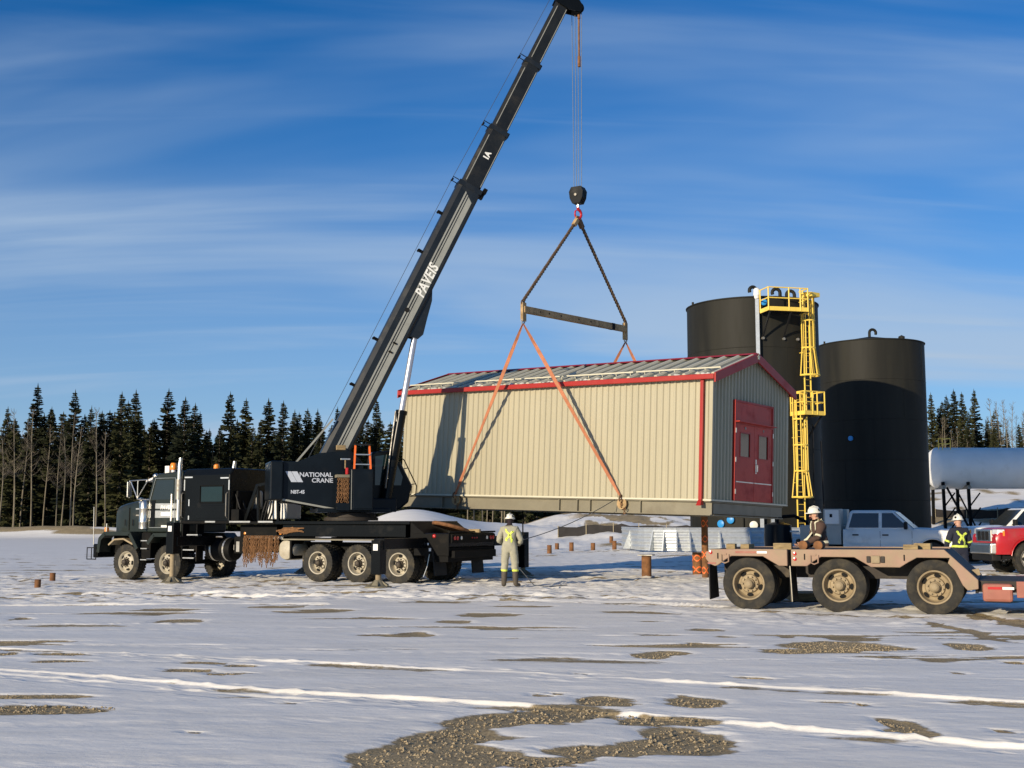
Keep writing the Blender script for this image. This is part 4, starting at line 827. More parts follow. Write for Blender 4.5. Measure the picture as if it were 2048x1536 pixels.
        p = MB(); p.lathe([(.34, 0), (.34, .04), (.2, .07), (.10, .2), (.001, .21)], (x, y, zf), (0, 0, 1), 20)
        for k in range(6): a = k * math.pi / 3; p.beam((x + .08 * math.cos(a), y + .08 * math.sin(a), zf + .18), (x + .28 * math.cos(a), y + .28 * math.sin(a), zf + .06), .03, .04)
        p.build('jack_pad', 'skid_paint', h)
        B('jack_label', 'reflector_white', (x - .07, x + .07, y + .141, y + .146, ztop - .26, ztop - .1), parent=h)
        return h
    jack(6.9, 2.6, 1.66, .76, 'a', 1.0); jack(-.75, 3.2, 1.22, .36, 'b', .9); jack(-.75, -4.45, 1.36, .28, 'c', -.9); jack(6.9, -3.4, 1.5, .5, 'd', -.9)
    MB().beam((-.75, -4.45, 1.36), (-.75, -4.45, 2.45), .03, .03).build('outrigger_flag_post', 'dark_steel', c)

    # ---- superstructure
    M = Matrix.Translation((2.5, 0, 0)) @ Matrix.Rotation(R(16.9 - 151), 4, 'Z')
    Rm = M
    r = MB(M); r.lathe([(.78, 1.71), (.78, 1.80), (.70, 1.81), (.70, 1.93), (.001, 1.94)], (0, 0, 0), (0, 0, 1), 40)
    for i in range(60): a = i * math.pi / 30; r.box(.0, .0, 0, 0, 0, 0) if False else None
    r.build('slew_ring', 'trailer_dark', c, smooth=35)
    B('slew_base', 'crane_paint', (-1.1, 1.0, -.8, .8, 1.94, 2.06), M=M, bevel=.02)
    side = [(-2.05, 2.28), (-2.05, 3.37), (-1.62, 3.37), (-1.05, 3.62), (-.15, 3.70), (.22, 3.35), (.30, 2.06), (-.30, 1.96)]
    for y0, y1 in ((-.66, -.60), (.60, .66)):
        b = MB(M); b.prism(side, 'y', y0, y1); sp = b.build('side_plate', 'crane_paint', c, bevel=.012)
        if y0 < 0:
            near = sp
            b = MB(M); b.beam((-2.06, -.68, 2.30), (-.34, -.68, 1.99), .04, .05); b.build('lower_rail', 'stripe_grey', sp)
            F0 = lambda x, z: M @ frame((x, -.664, z), (1, 0, 0)) @ Matrix.Rotation(R(90), 4, 'X')
            text('brand_name', 'NATIONAL', .175, F0(-1.60, 2.945), 'silver_decal', sp, sx=1.06, bold=.004, spacing=1.0)
            text('brand_name', 'CRANE', .175, F0(-1.25, 2.785), 'silver_decal', sp, sx=1.06, bold=.004)
            text('model_number', 'NBT-45', .135, F0(-1.83, 2.47), 'silver_decal', sp, sx=.88, bold=.005)
            for o in (0, .17):
                b = MB(M); b.prism([(-1.99 + o, 3.09), (-1.83 + o, 3.09), (-1.66 + o, 2.79), (-1.82 + o, 2.79)], 'y', -.668, -.661); b.build('brand_stripe', 'silver_decal', sp)
    B('counterweight', 'crane_paint', (-2.42, -2.06, -.78, .78, 2.28, 3.38), M=M, bevel=.04)
    B('winch_housing', 'crane_paint', (-2.04, -1.0, -.58, .58, 2.2, 3.0), M=M, bevel=.03)
    b = MB(M); b.cyl((-1.5, -.5, 3.1), (-1.5, .5, 3.1), .24, n=22); b.build('winch_drum', 'rope_wire', c, smooth=40)
    # toolbox with chain locker
    tb = B('toolbox', 'crane_paint', (-.22, .42, -1.16, -.67, 2.0, 3.16), M=M, bevel=.02)
    B('toolbox_door', 'crane_paint', (-.14, .40, -1.178, -1.161, 2.05, 3.12), M=M, bevel=.008, parent=tb)
    B('toolbox_edge', 'stripe_grey', (-.205, -.19, -1.172, -1.161, 2.02, 3.14), M=M, parent=tb)
    lk = B('chain_locker', 'crane_paint', (-.58, -.23, -1.10, -.67, 2.0, 2.2), (-.25, -.225, -1.12, -.67, 2.2, 3.12), (-.58, -.56, -.9, -.67, 2.2, 3.0), M=M)
    B('locker_shelf', 'skid_paint', (-.60, -.24, -1.12, -.68, 2.92, 3.0), M=M, parent=lk)
    B('fire_extinguisher', 'red_lens', (-.34, -.26, -1.0, -.9, 3.002, 3.2), M=M, parent=lk, bevel=.02)
    b = MB(M)
    for k in range(9):
        x = -.55 + .035 * k; chain_pts(b, (x, -1.08 + random.uniform(-.03, .02), 2.9), (x + random.uniform(-.03, .03), -1.06, 2.2 + random.uniform(0, .2)), .06, .022, .010)
    b.build('locker_chain', 'rust_chain', lk)
    # operator cab
    prof = [(.62, 2.05), (.62, 3.72), (1.18, 3.78), (1.45, 3.45), (1.83, 2.72), (1.74, 2.25), (1.45, 2.02)]
    b = MB(M); b.prism(prof, 'y', .22, 1.0); oc = b.build('operator_cab', 'black_paint', c, bevel=.05, seg=3)
    for yy in ((.205, .217), (1.003, 1.012)):
        b = MB(M); b.prism([(.72, 2.75), (.72, 3.6), (1.12, 3.66), (1.38, 3.36), (1.55, 3.0), (1.5, 2.75)], 'y', *yy); b.build('cab_window', 'glass_green', oc)
    b = MB(M); P = [(1.475, 3.43), (1.845, 2.72)]; b.hexa([(P[1][0], .3, P[1][1]), (P[1][0] + .02, .3, P[1][1] + .01), (P[1][0] + .02, .92, P[1][1] + .01), (P[1][0], .92, P[1][1]), (P[0][0], .3, P[0][1]), (P[0][0] + .02, .3, P[0][1] + .01), (P[0][0] + .02, .92, P[0][1] + .01), (P[0][0], .92, P[0][1])]); b.build('windshield', 'glass_green', oc)
    b = MB(M)
    for y in (.25, .95): b.tube([(1.42, y, 3.62), (1.60, y, 3.5), (1.98, y, 2.74), (1.96, y, 2.5), (1.80, y, 2.42)], .018, 6)
    b.tube([(1.72, .25, 3.27), (1.72, .95, 3.27)], .014, 6); b.tube([(1.95, .25, 2.8), (1.95, .95, 2.8)], .014, 6); b.build('cab_guard', 'dark_steel', oc)
    b = MB(M); b.box(.66, 1.0, .34, .86, 2.3, 2.42).box(.66, .76, .34, .86, 2.42, 3.0); b.build('seat', 'blue_cap', oc)
    B('front_support', 'crane_paint', (.32, 1.25, -.45, .2, 1.96, 2.35), M=M, bevel=.03)
    B('red_edge', 'red_lens', (.43, .455, -.62, -.60, 2.1, 2.8), M=M)

    # ---- boom (s along boom, q across: + = upper side)
    A = math.atan(2.055); O3 = Vector((-.9, 0, 2.87)); ca, sa = math.cos(A), math.sin(A)
    BM = M @ Matrix(((ca, 0, -sa, O3.x), (0, 1, 0, 0), (sa, 0, ca, O3.z), (0, 0, 0, 1)))   # local x along boom, z across
    s_of = lambda x: (x + .9) / ca
    def section(name, s0, s1, d, w, m, ch=.10):
        b = MB(BM); h = d / 2; k = w / 2
        b.prism([(-k, -h + .06), (-k + .05, -h), (k - .05, -h), (k, -h + .06), (k, h - ch * 1.3), (k - ch, h), (-k + ch, h), (-k, h - ch * 1.3)], 'x', s0, s1)
        return b.build(name, m, c, bevel=.008)
    S1, S2, S3, S4 = s_of(3.50), s_of(4.42), s_of(5.55), s_of(6.62)
    b1 = section('boom_base_section', -.35, S1, .76, .54, 'boom_paint')
    b2 = section('boom_section', S1 + .002, S2, .63, .44, 'boom_inner'); b3 = section('boom_section', S2 + .002, S3, .53, .36, 'boom_inner'); b4 = section('boom_section', S3 + .002, S4, .45, .30, 'boom_inner')
    def plate(name, s0, s1, q0, q1, y0, y1, m, par): b = MB(BM); b.box(s0, s1, y0, y1, q0, q1); return b.build(name, m, par)
    for q0, q1 in ((.025, .075), (-.055, -.015), (-.245, -.085)):
        b = MB(BM); e = (.20 - q1) * .6
        sa0 = 1.05 + (.1 - q0) * .25; b.hexa([(sa0, -.2735, q0), (S1 - .25 - (.08 - q0) * .8, -.2735, q0), (S1 - .25 - (.08 - q0) * .8, -.2712, q0), (sa0, -.2712, q0), (sa0 - .04, -.2735, q1), (S1 - .25 - (.08 - q1) * .8, -.2735, q1), (S1 - .25 - (.08 - q1) * .8, -.2712, q1), (sa0 - .04, -.2712, q1)])
        b.build('boom_stripe', 'stripe_grey', b1)
    tM = BM @ frame((s_of(1.80), -.277, -.235), (1, 0, 0)) @ Matrix.Rotation(R(90), 4, 'X')
    text('boom_name', 'PAVEIS', .43, tM, 'white_decal', b1, shear=.22, sx=.80, bold=.010, spacing=1.06)
    tM = BM @ frame((s_of(3.93), -.224, -.10), (1, 0, 0)) @ Matrix.Rotation(R(90), 4, 'X')
    text('section_mark', '1A', .25, tM, 'white_decal', b2, bold=.012, sx=.9)
    b = MB(BM); s = s_of(1.56); b.cyl((s, -.279, .03), (s, -.271, .03), .075, n=16); b.build('pivot_cover', 'hole_black', b1)
    for s in (s_of(.95), s_of(1.08)): plate('stripe_bracket', s, s + .05, -.15, -.03, -.30, -.272, 'dark_steel', b1)
    # section collars and rope guides
    for s1, d, w, par in ((S1, .76, .54, b1), (S2, .63, .44, b2), (S3, .53, .36, b3)):
        plate('collar', s1 - .14, s1 + .012, -d / 2 - .012, d / 2 + .012, -w / 2 - .01, w / 2 + .01, 'boom_paint', par)
        plate('wear_pad', s1 - .1, s1 + .05, -d / 2 - .05, -d / 2 - .013, -w / 2 + .08, w / 2 - .08, 'dark_steel', par)
        b = MB(BM); b.tube([(s1 - .12, -.1, d / 2 + .02), (s1 - .12, -.1, d / 2 + .22), (s1 + .02, -.1, d / 2 + .22), (s1 + .02, -.1, d / 2 + .02)], .016, 5); b.tube([(s1 - .05, -.1, d / 2 + .2), (s1 - .05, .1, d / 2 + .2)], .03, 8); b.build('rope_guide', 'dark_steel', par)
    for par, s0, s1, d, w in ((b2, S1, S2, .63, .44), (b3, S2, S3, .53, .36), (b4, S3, S4, .45, .30)):
        plate('guide_strip', s0 + .1, s1 - .35, d / 2 - .11, d / 2 - .085, -w / 2 - .006, -w / 2 - .001, 'stripe_grey', par)
        plate('guide_strip', s0 + .1, s1 - .30, -d / 2 + .03, -d / 2 + .05, -w / 2 - .006, -w / 2 - .001, 'stripe_grey', par)
    for s, h in ((s_of(.35), .10), (s_of(1.02), .12), (s_of(2.35), .12), (s_of(2.95), .12)):
        b = MB(BM); b.box(s, s + .08, -.16, -.08, .38, .38 + h); b.cyl((s + .04, -.18, .40 + h), (s + .04, -.02, .40 + h), .04, n=10); b.build('rope_guide', 'dark_steel', b1)
    b = MB(BM); b.box(S1 - .02, S1 + .14, -.26, -.1, -.52, -.40); b.box(S1 - .2, S1 - .05, -.2, -.05, -.50, -.38); b.build('work_lamp', 'dark_steel', b1)
    b = MB(BM); b.tube([(-.2, -.05, .62), (4, -.05, .60), (S1, -.05, .60), (S2, -.05, .54), (S3, -.05, .48), (S4 + .1, -.05, .42)], .008, 5); b.build('winch_rope', 'rope_wire', c)
    b = MB(BM); b.beam((-.1, -.35, .95), (1.7, -.3, .52), .05, .05); b.build('boom_strut', 'stripe_grey', b1)
    # boom head
    hp = MB(BM)
    for y in (-.19, .17): hp.prism([(S4 - .25, .26), (S4 + .35, .28), (S4 + .42, -.1), (S4 + .1, -.62), (S4 - .12, -.62), (S4 - .25, -.25)], 'y', y, y + .03)
    hd = hp.build('boom_head', 'black_paint', c)
    b = MB(BM); b.cyl((S4 + .0, -.15, -.5), (S4 + .0, .15, -.5), .19, n=22); b.cyl((S4 + .2, -.15, .1), (S4 + .2, .15, .1), .19, n=22); b.build('head_sheave', 'dark_steel', hd, smooth=40)
    # lift cylinder
    foot = Vector((1.0, -.05, 2.25)); topc = Vector((1.83, -.05, 7.28)); d = (topc - foot); mid = foot + d * .53
    b = MB(M); b.cyl(foot, mid, .15, n=20); b.cyl(mid - d.normalized() * .08, mid + d.normalized() * .03, .175, n=20); b.cyl(foot - Vector((0, .2, 0)), foot + Vector((0, .2, 0)), .10, n=14); lc = b.build('lift_cylinder', 'black_paint', c, smooth=40)
    b = MB(M); b.cyl(mid, topc, .092, n=20); b.build('cylinder_rod', 'chrome_rod', lc, smooth=40)
    b = MB(M); b.tube([foot + Vector((-.05, -.2, .4)), mid + Vector((-.2, -.1, 0)), mid + Vector((-.17, -.1, -.3))], .02, 6); b.build('hydraulic_line', 'rim_steel', lc)
    lg = MB(BM); st = s_of(1.60)
    for y in (-.2, .17): lg.prism([(st - .75, -.36), (st + .9, -.36), (st + .55, -.52), (st - .05, -.64), (st - .50, -.74), (st - .70, -.66), (st - .72, -.5)], 'y', y, y + .03)
    lg.build('cylinder_lug', 'boom_paint', b1, bevel=.008)
    # hoist ropes to the hook block
    Mi = Matrix.LocRotScale(Vector(c.location), c.rotation_euler, None).inverted()
    top = Vector((2.09, 37.1, 18.12)); bo = HK + Vector((0, 0, .75)); ax = Vector((.93, -.36, 0))
    for k in (-.17, -.06, .04, .16):
        b = MB(Mi); b.cyl(top + ax * k, bo + ax * k * .75, .0105, n=6); b.build('hoist_rope', 'rope_wire', c)
    b = MB(Mi); q = top + ax * .07; b.cyl(q, q - Vector((0, 0, .35)), .045, n=8); b.cyl(q - Vector((0, 0, .35)), q - Vector((0, 0, 1.6)), .028, n=8); b.cyl(q - Vector((0, 0, 1.6)), q - Vector((0, 0, 1.95)), .05, n=8); b.build('rope_socket', 'rust', c)
    return c, M
CR, SM = crane()
CRW = Matrix.LocRotScale(Vector(CR.location), CR.rotation_euler, None)
def cw(p): return CRW @ Vector(p)
def hung_chains():
    rg = random.Random(3)
    for k in range(22):
        x = 4.2 + k * .057; y = 1.19 + rg.uniform(-.03, .05); zb = rg.uniform(.50, .66); w = rg.uniform(.05, .13); b = MB()
        top = 1.27; P = [(x, y, top), (x + .01, y + .01, (top + zb) / 2), (x + w * .3, y + .02, zb), (x + w * .8, y + .02, zb + .02), (x + w, y, (top + zb) / 2), (x + w * .9, y - .01, top)]
        for a, c_ in zip(P[:-1], P[1:]): chain_pts(b, cw(a), cw(c_), .062, .020, .010)
        if rg.random() < .5: chain_pts(b, cw((x + w * .5, y + .02, zb)), cw((x + w * .5, y + .02, zb - .14)), .062, .020, .010)
        tag(b.build('hanging_chain', 'rust_chain'), 'rusty chain hung in a loop on the side rack of the crane truck', 'chain', 'rusty chains on the truck rack')
hung_chains()
def deck_things():
    # white jug
    p = cw((6.28, 1.02, 1.702)); t = thing('plastic_jug', 'white plastic jug standing on the running board of the crane truck', 'jug', p, R(151))
    MB().loft([[(x * k, y * k2, z) for x, y in ((-.12, -.09), (.12, -.09), (.12, .09), (-.12, .09))] for z, k, k2 in ((0, .94, .9), (.02, 1, 1), (.26, 1, 1), (.31, .8, .8), (.33, .35, .5))]).build('body', 'jug_white', t, bevel=.02)
    MB().cyl((.06, 0, .30), (.06, 0, .37), .03, n=10).build('cap', 'jug_white', t); MB().tube([(-.1, 0, .28), (-.09, 0, .36), (-.01, 0, .37), (.0, 0, .31)], .015, 6).build('handle', 'jug_white', t)
    # round crane pad leaning on the rear deck
    p = cw((-1.12, .35, 1.39)); b = MB(); b.lathe([(.001, -.05), (.50, -.05), (.53, -.02), (.53, .03), (.50, .05), (.001, .05)], (0, 0, 0), (0, 0, 1), 30); o = b.build('crane_pad', 'rust', smooth=40)
    o.location = p + Vector((0, 0, .14)); o.rotation_euler = (R(-6), R(14), 0); tag(o, 'round brown outrigger pad lying tilted on the rear deck of the crane truck', 'pad')
    p = cw((-1.30, -.1, 1.385)); b = MB(); b.beam((0, 0, .05), (.42, -.18, .05), .10, .09); o = b.build('wood_block', 'wood'); o.location = p; tag(o, 'wooden block beside the round pad on the rear deck of the crane truck', 'wood block')
    # orange ladder on the toolbox
    def sw(q): return CRW @ (SM @ Vector(q))
    base = sw((.14, -.92, 3.165)); t = thing('step_ladder', 'orange step ladder standing upright on the crane toolbox', 'ladder', base, R(16.9))
    for s in (-1, 1): MB().beam((s * .235, -.05, 0), (s * .20, .02, .68), .045, .07, up=(0, 1, 0)).build('rail', 'orange', t)
    for z, w in ((.12, .225), (.40, .21)): MB().box(-w, w, -.07, .03, z, z + .03).build('step', 'aluminium', t)
    MB().box(-.23, .23, -.08, .10, .681, .72).build('top_cap', 'plastic_black', t)
    for s in (-1, 1): MB().beam((s * .19, .22, 0), (s * .18, .06, .66), .03, .03, up=(0, 1, 0)).build('rear_rail', 'plastic_black', t)
    p = sw((-.34, -.9, 3.3)); t = thing('hammer', 'hammer with pale head hung head up beside the orange ladder', 'hammer', p, R(16.9))
    MB().box(-.14, .14, -.03, .03, .12, .17).build('head', 'aluminium', t, bevel=.01); MB().cyl((0, 0, -.12), (0, 0, .119), .02, n=8).build('handle', 'wood', t)
    p = sw((-.42, -.55, 3.72)); b = MB(); b.box(-.13, .13, -.06, .06, 0, .14); o = b.build('wood_block', 'wood', bevel=.01); o.location = p; o.rotation_euler = (0, 0, R(20)); tag(o, 'small wooden block on top of the crane boom support beside the ladder', 'wood block')
deck_things()
# ------------------------------------------------------------------ storage tanks
def rails(b, P, r=.028):      # P: list of polylines
    for p in P: b.tube(p, r, 6)
def gooseneck(x, y, z, par, ang, h=.45, R0=.22):
    dx, dy = math.cos(ang), math.sin(ang); pts = [(x, y, z - .2), (x, y, z + h * .5)]
    for k in range(9): t = math.pi * k / 8 * 1.15; pts.append((x + dx * R0 * (1 - math.cos(t)), y + dy * R0 * (1 - math.cos(t)), z + h * .5 + R0 * math.sin(t)))
    MB().tube(pts, .09, 8).build('vent', 'tank_black', par, smooth=60)
def tank(name, label, X, Y, Rr, zr, zp, zb):
    t = thing(name, label, 'tank', (X, Y, zb))
    zr -= zb; zp -= zb
    b = MB(); b.shell([(Rr, 0), (Rr + .004, zr * .5), (Rr, zr - .02)], n=96); b.build('shell', 'tank_black', t, smooth=60)
    b = MB(); b.lathe([(Rr + .05, zr - .02), (Rr + .06, zr + .03), (Rr + .01, zr + .05), (Rr * .5, zr + (zp - zr) * .55), (.3, zp), (.001, zp)], n=96, ax=(0, 0, 1)); b.build('roof', 'tank_black', t, smooth=40)
    for k in (.2, .4, .6, .8): MB().torus((0, 0, zr * k), (0, 0, 1), Rr + .004, .012, 96, 4).build('weld_seam', 'tank_black', t)
    for k in range(5):
        a = R(-70 + 33 * k - 11); z0 = zr * (.2 * k); MB().beam((math.sin(a) * (Rr + .004), -math.cos(a) * (Rr + .004), z0 + .1), (math.sin(a) * (Rr + .004), -math.cos(a) * (Rr + .004), z0 + zr * .2), .02, .02).build('weld_seam', 'tank_black', t)
    return t, zr, zp
def tanks():
    X, Y, Rr, zb = 12.55, 62.0, 3.36, .25
    t, zr, zp = tank('storage_tank', 'black storage tank with yellow caged ladder and top platform', X, Y, Rr, 12.75, 13.2, zb)
    def fr(phi, dr=0, z=0):      # frame on the shell: x along the wall to the right, y outward, z up
        a = R(phi - 11.4); o = Vector((math.sin(a) * (Rr + dr), -math.cos(a) * (Rr + dr), z)); x = Vector((math.cos(a), math.sin(a), 0))
        return Matrix(((x.x, math.sin(a), 0, o.x), (x.y, -math.cos(a), 0, o.y), (0, 0, 1, z), (0, 0, 0, 1)))
    def ladder(M, z0, z1, cage0, cage1, flare=True):
        b = MB(M)
        for s in (-.22, .22): b.tube([(s, .28, z0), (s, .28, z1)], .038, 6)
        ld = b.build('ladder', 'yellow', t)
        n = int((z1 - z0) / .3)
        b = MB(M); b.tube([(-.22, .28, 0), (.22, .28, 0)], .014, 5); me = b.mesh('rung'); me.materials.append(MATS['yellow'])
        for i in range(n): put('rung', me, ld, loc=(0, 0, z0 + .15 + i * .3))
        for s in (-.22, .22):
            for z in np.arange(z0 + .8, z1, 2.2): MB(M).tube([(s, 0, z), (s, .28, z)], .02, 5).build('standoff', 'yellow', ld)
        cg = None; hoops = np.linspace(cage1, cage0, max(3, int((cage1 - cage0) / 1.25) + 1))
        for i, z in enumerate(hoops):
            rr = .36 + (.16 if (flare and i == len(hoops) - 1) else 0)
            pts = [(rr * math.cos(q), .28 + .02 + rr * 1.15 * math.sin(q), z) for q in (math.pi * k / 12 for k in range(13))]
            o = MB(M); o.tube([(.22, .28, z)] + pts + [(-.22, .28, z)], .045, 6); h = o.build('cage_hoop', 'yellow', ld)
        for k in range(7):
            q = math.pi * (k + .0) / 6; pts = []
            for i, z in enumerate(hoops):
                rr = .36 + (.16 if (flare and i == len(hoops) - 1) else 0); pts.append((rr * math.cos(q), .30 + rr * 1.15 * math.sin(q), z))
            MB(M).tube(pts, .03, 5).build('cage_strap', 'yellow', ld)
        return ld
    def platform(M, x0, x1, d, z, posts, gate=False):
        b = MB(M); b.box(x0, x1, .05, d, z - .06, z); pf = b.build('platform', 'plastic_black', t)
        b = MB(M); b.box(x0, x1, d, d + .012, z - .08, z + .12); b.build('toe_board', 'yellow', pf)
        b = MB(M); b.box(x0 - .012, x0, .05, d, z - .08, z + .12); b.build('toe_board', 'yellow', pf)
        b = MB(M); b.box(x1, x1 + .012, .05, d, z - .08, z + .12); b.build('toe_board', 'yellow', pf)
        for h in (.55, 1.07): MB(M).tube([(x0, .1, z + h), (x0, d, z + h), (x1, d, z + h), (x1, .1, z + h)], .03, 6).build('handrail', 'yellow', pf)
        for px, py in posts: MB(M).tube([(px, py, z - .05), (px, py, z + 1.09)], .035, 6).build('rail_post', 'yellow', pf)
        return pf
    M1 = fr(24, 0, 0); zf = 11.95 - zb
    platform(M1, -1.08, 1.0, 1.05, zf, [(-1.08, .1), (-1.08, 1.05), (-.0, 1.05), (1.0, 1.05), (1.0, .5), (.6, 1.05)])
    for x in (-.95, .15): MB(M1).beam((x, .95, zf - .08), (x, .0, zf - 1.25), .07, .07).build('platform_brace', 'plastic_black', t)
    for x in (-.95, .15, .9): MB(M1).cyl((x, -.02, zf - 1.3), (x, .1, zf - 1.3), .07, n=8).build('brace_pad', 'rim_steel', t)
    M2 = fr(46.5, 0, 0); ladder(M2, 7.0 - zb, 13.0 - zb, 8.85 - zb, 12.95 - zb)
    MB(M2).box(-.25, .35, .2, .9, 12.75 - zb, 12.95 - zb).build('ladder_gate', 'yellow', t)
    M3 = fr(39.5, 0, 0); z3 = 6.9 - zb
    platform(M3, -.55, .72, 1.1, z3, [(-.55, .1), (-.55, 1.1), (-.05, 1.1), (.25, 1.1), (.72, 1.1), (.72, .3)])
    for x in (-.4, .6): MB(M3).beam((x, 1.0, z3 - .08), (x, .0, z3 - 1.1), .07, .07).build('platform_brace', 'plastic_black', t)
    M4 = fr(35, .1, 0); ladder(M4, .3, 7.95 - zb, 2.6, 7.9 - zb)
    MB(M4).tube([(.9, .1, .2), (.95, .12, 6.2)], .035, 6).build('cable_conduit', 'plastic_black', t); MB(M4).tube([(1.6, .0, .2), (1.5, .02, 5.4)], .035, 6).build('cable_conduit', 'plastic_black', t)
    # gauge pole with lamp
    M5 = fr(4.2, .18, 0); MB(M5).box(-.09, .09, -.05, .08, .4, 12.6 - zb).build('gauge_pole', 'galvanised', t)
    b = MB(M5); b.lathe([(.10, 12.62 - zb), (.13, 12.7 - zb), (.13, 12.75 - zb), (.17, 12.8 - zb), (.15, 13.1 - zb), (.09, 13.16 - zb), (.001, 13.17 - zb)], ax=(0, 0, 1), n=14); b.build('pole_lamp', 'reflector_white', t, smooth=40)
    gooseneck(-.35, -3.0, zr + .1, t, R(200), .5, .2)
    MB().cyl((-3.15, -.5, zr), (-3.15, -.5, zr + .25), .06, n=8).build('roof_lug', 'tank_black', t)
    gooseneck(1.1, -1.8, zr + .35, t, R(180), .3, .2); gooseneck(1.9, -1.5, zr + .3, t, R(180), .3, .2)
    for phi, z, m, rr in ((9.5, 12.45, 'blue_cap', .17), (-29, 1.56, 'blue_cap', .19), (-20.5, 1.76, 'blue_cap', .19), (-2.2, 1.5, 'hat_white', .2)):
        M = fr(phi, 0, z - zb); b = MB(M); b.cyl((0, 0, 0), (0, .16, 0), rr * .85, n=14); nz = b.build('nozzle', 'tank_black', t, smooth=40)
        b = MB(M); b.lathe([(rr, .161), (rr, .21), (rr * .8, .23), (.001, .235)], ax=(0, 1, 0), n=16); b.build('nozzle_cap', m, nz, smooth=40)
    MB(fr(13, 0, 0)).box(-.08, .08, 0, .14, .3, 4.0).build('gauge_board', 'galvanised', t)
    MB(fr(-19, 0, 0)).box(-.55, .55, -.05, .08, .5, 2.0).build('manway', 'tank_black', t, bevel=.1)
    # second tank
    t2, zr2, zp2 = tank('storage_tank', 'black storage tank with plain shell, half covered by the shadow of its neighbour', 22.75, 75.5, 3.27, 12.72, 13.3, .5)
    gooseneck(-.1, -.3, zp2 + .05, t2, R(10), .4, .22)
    MB().lathe([(.18, zp2 - .35), (.2, zp2 - .1), (.001, zp2)], (1.7, -1.0, 0), (0, 0, 1), 10).build('hatch', 'tank_black', t2)
    MB().cyl((-3.1, -.8, zr2), (-3.1, -.8, zr2 + .2), .06, n=8).build('roof_lug', 'tank_black', t2)
    a = R(-23 - 17); M = Matrix.Translation((math.sin(a) * 3.27, -math.cos(a) * 3.27, 6.7 - .5)) @ Matrix.Rotation(a, 4, 'Z')
    MB(M).cyl((0, .02, 0), (0, -.1, 0), .15, n=14).build('nozzle_cap', 'blue_cap', t2)
    # horizontal vessel
    v = thing('horizontal_vessel', 'long white horizontal vessel on black steel legs at the right edge', 'vessel', (31.85, 92, 0)); rv = 1.57; zc = 5.72
    b = MB(); b.lathe([(.001, .0), (.5, .03), (1.0, .14), (1.35, .32), (rv, .62), (rv, 20), (1.2, 20.5), (.001, 20.7)], (0, 0, zc), (1, .03, 0), 48); b.build('shell', 'vessel_white', v, smooth=40)
    for x in (4.5, 9.0, 13.5): MB().torus((x, .03 * x, zc), (1, .03, 0), rv + .004, .02, 48, 5).build('weld_band', 'vessel_white', v)
    for x in (.7, 2.6, 9, 17):
        lg = MB(); lg.beam((x, -1.3, .2), (x, -1.1, zc - 1.1), .2, .2); leg = lg.build('leg', 'dark_steel', v)
        MB().beam((x, 1.3, .2), (x, 1.1, zc - 1.1), .2, .2).build('leg', 'dark_steel', v)
        MB().box(x - .12, x + .12, -1.35, 1.35, zc - 1.62, zc - 1.35).build('saddle', 'rim_steel', v)
        for k in range(3): MB().beam((x, -1.3, .6 + k * 1.1), (x + .9, -1.0, 1.6 + k * 1.1), .08, .08).build('brace', 'dark_steel', leg)
    MB().beam((.9, -1.3, zc - 1.5), (2.7, -1.9, .3), .16, .16).build('brace', 'dark_steel', v); MB().beam((1.6, -1.3, zc - 1.6), (3.2, -1.9, .3), .12, .12).build('brace', 'dark_steel', v)
    b = MB(); z = zc + rv - .1
    for h in (.35, .75): b.tube([(.55, -.9, z + h), (1.45, -.9, z + h), (1.45, .9, z + h)], .03, 6)
    for x in (.55, .85, 1.45): b.tube([(x, -.9, z - .1), (x, -.9, z + .76)], .03, 6)
    b.build('railing', 'yellow', v)
    # galvanised containment ring
    r = thing('containment_ring', 'low galvanised corrugated containment wall in front of the black tanks', 'containment wall', (0, 0, 0)); z0, h = .30, 1.03
    path = []
    for k in range(7): q = math.pi + math.pi / 2 * k / 6; path.append((8.35 + 2.3 * math.cos(q), 59.2 + 2.3 * math.sin(q)))
    path = [(6.05, 66.5), (6.05, 64.1), (6.05, 61.7)] + path + [(8.35 + 1.42 * k, 56.9 - .02 * k) for k in range(1, 8)]
    for i, (p, q) in enumerate(zip(path[:-1], path[1:])):
        p = Vector((*p, 0)); q = Vector((*q, 0)); d = q - p; L = d.length; d.normalize(); n = Vector((d.y, -d.x, 0))
        M = Matrix(((d.x, n.x, 0, p.x), (d.y, n.y, 0, p.y), (0, 0, 1, 0), (0, 0, 0, 1))); b = MB(M); pr = []
        for k in range(9):
            z = z0 + k * h / 8; pr.append((.035 if k % 2 else 0, z))
            if k < 8: pr.append(((.035 if k % 2 else 0), z + h / 16))
        b.prism(pr + [(-.02, z0 + h), (-.02, z0)], 'x', .0, L - .004); pn = b.build('wall_panel', 'galvanised', r)
        MB(M).tube([(0, .0, z0 + h + .03), (L - .003, .0, z0 + h + .03)], .04, 6).build('top_rail', 'galvanised', pn)
        if i > 1 and (i < 3 or i > 5): MB(M).prism([(.02, z0), (.40, z0), (.02, z0 + h - .05)], 'x', -.03, .03).build('gusset', 'galvanised', pn)
tanks()
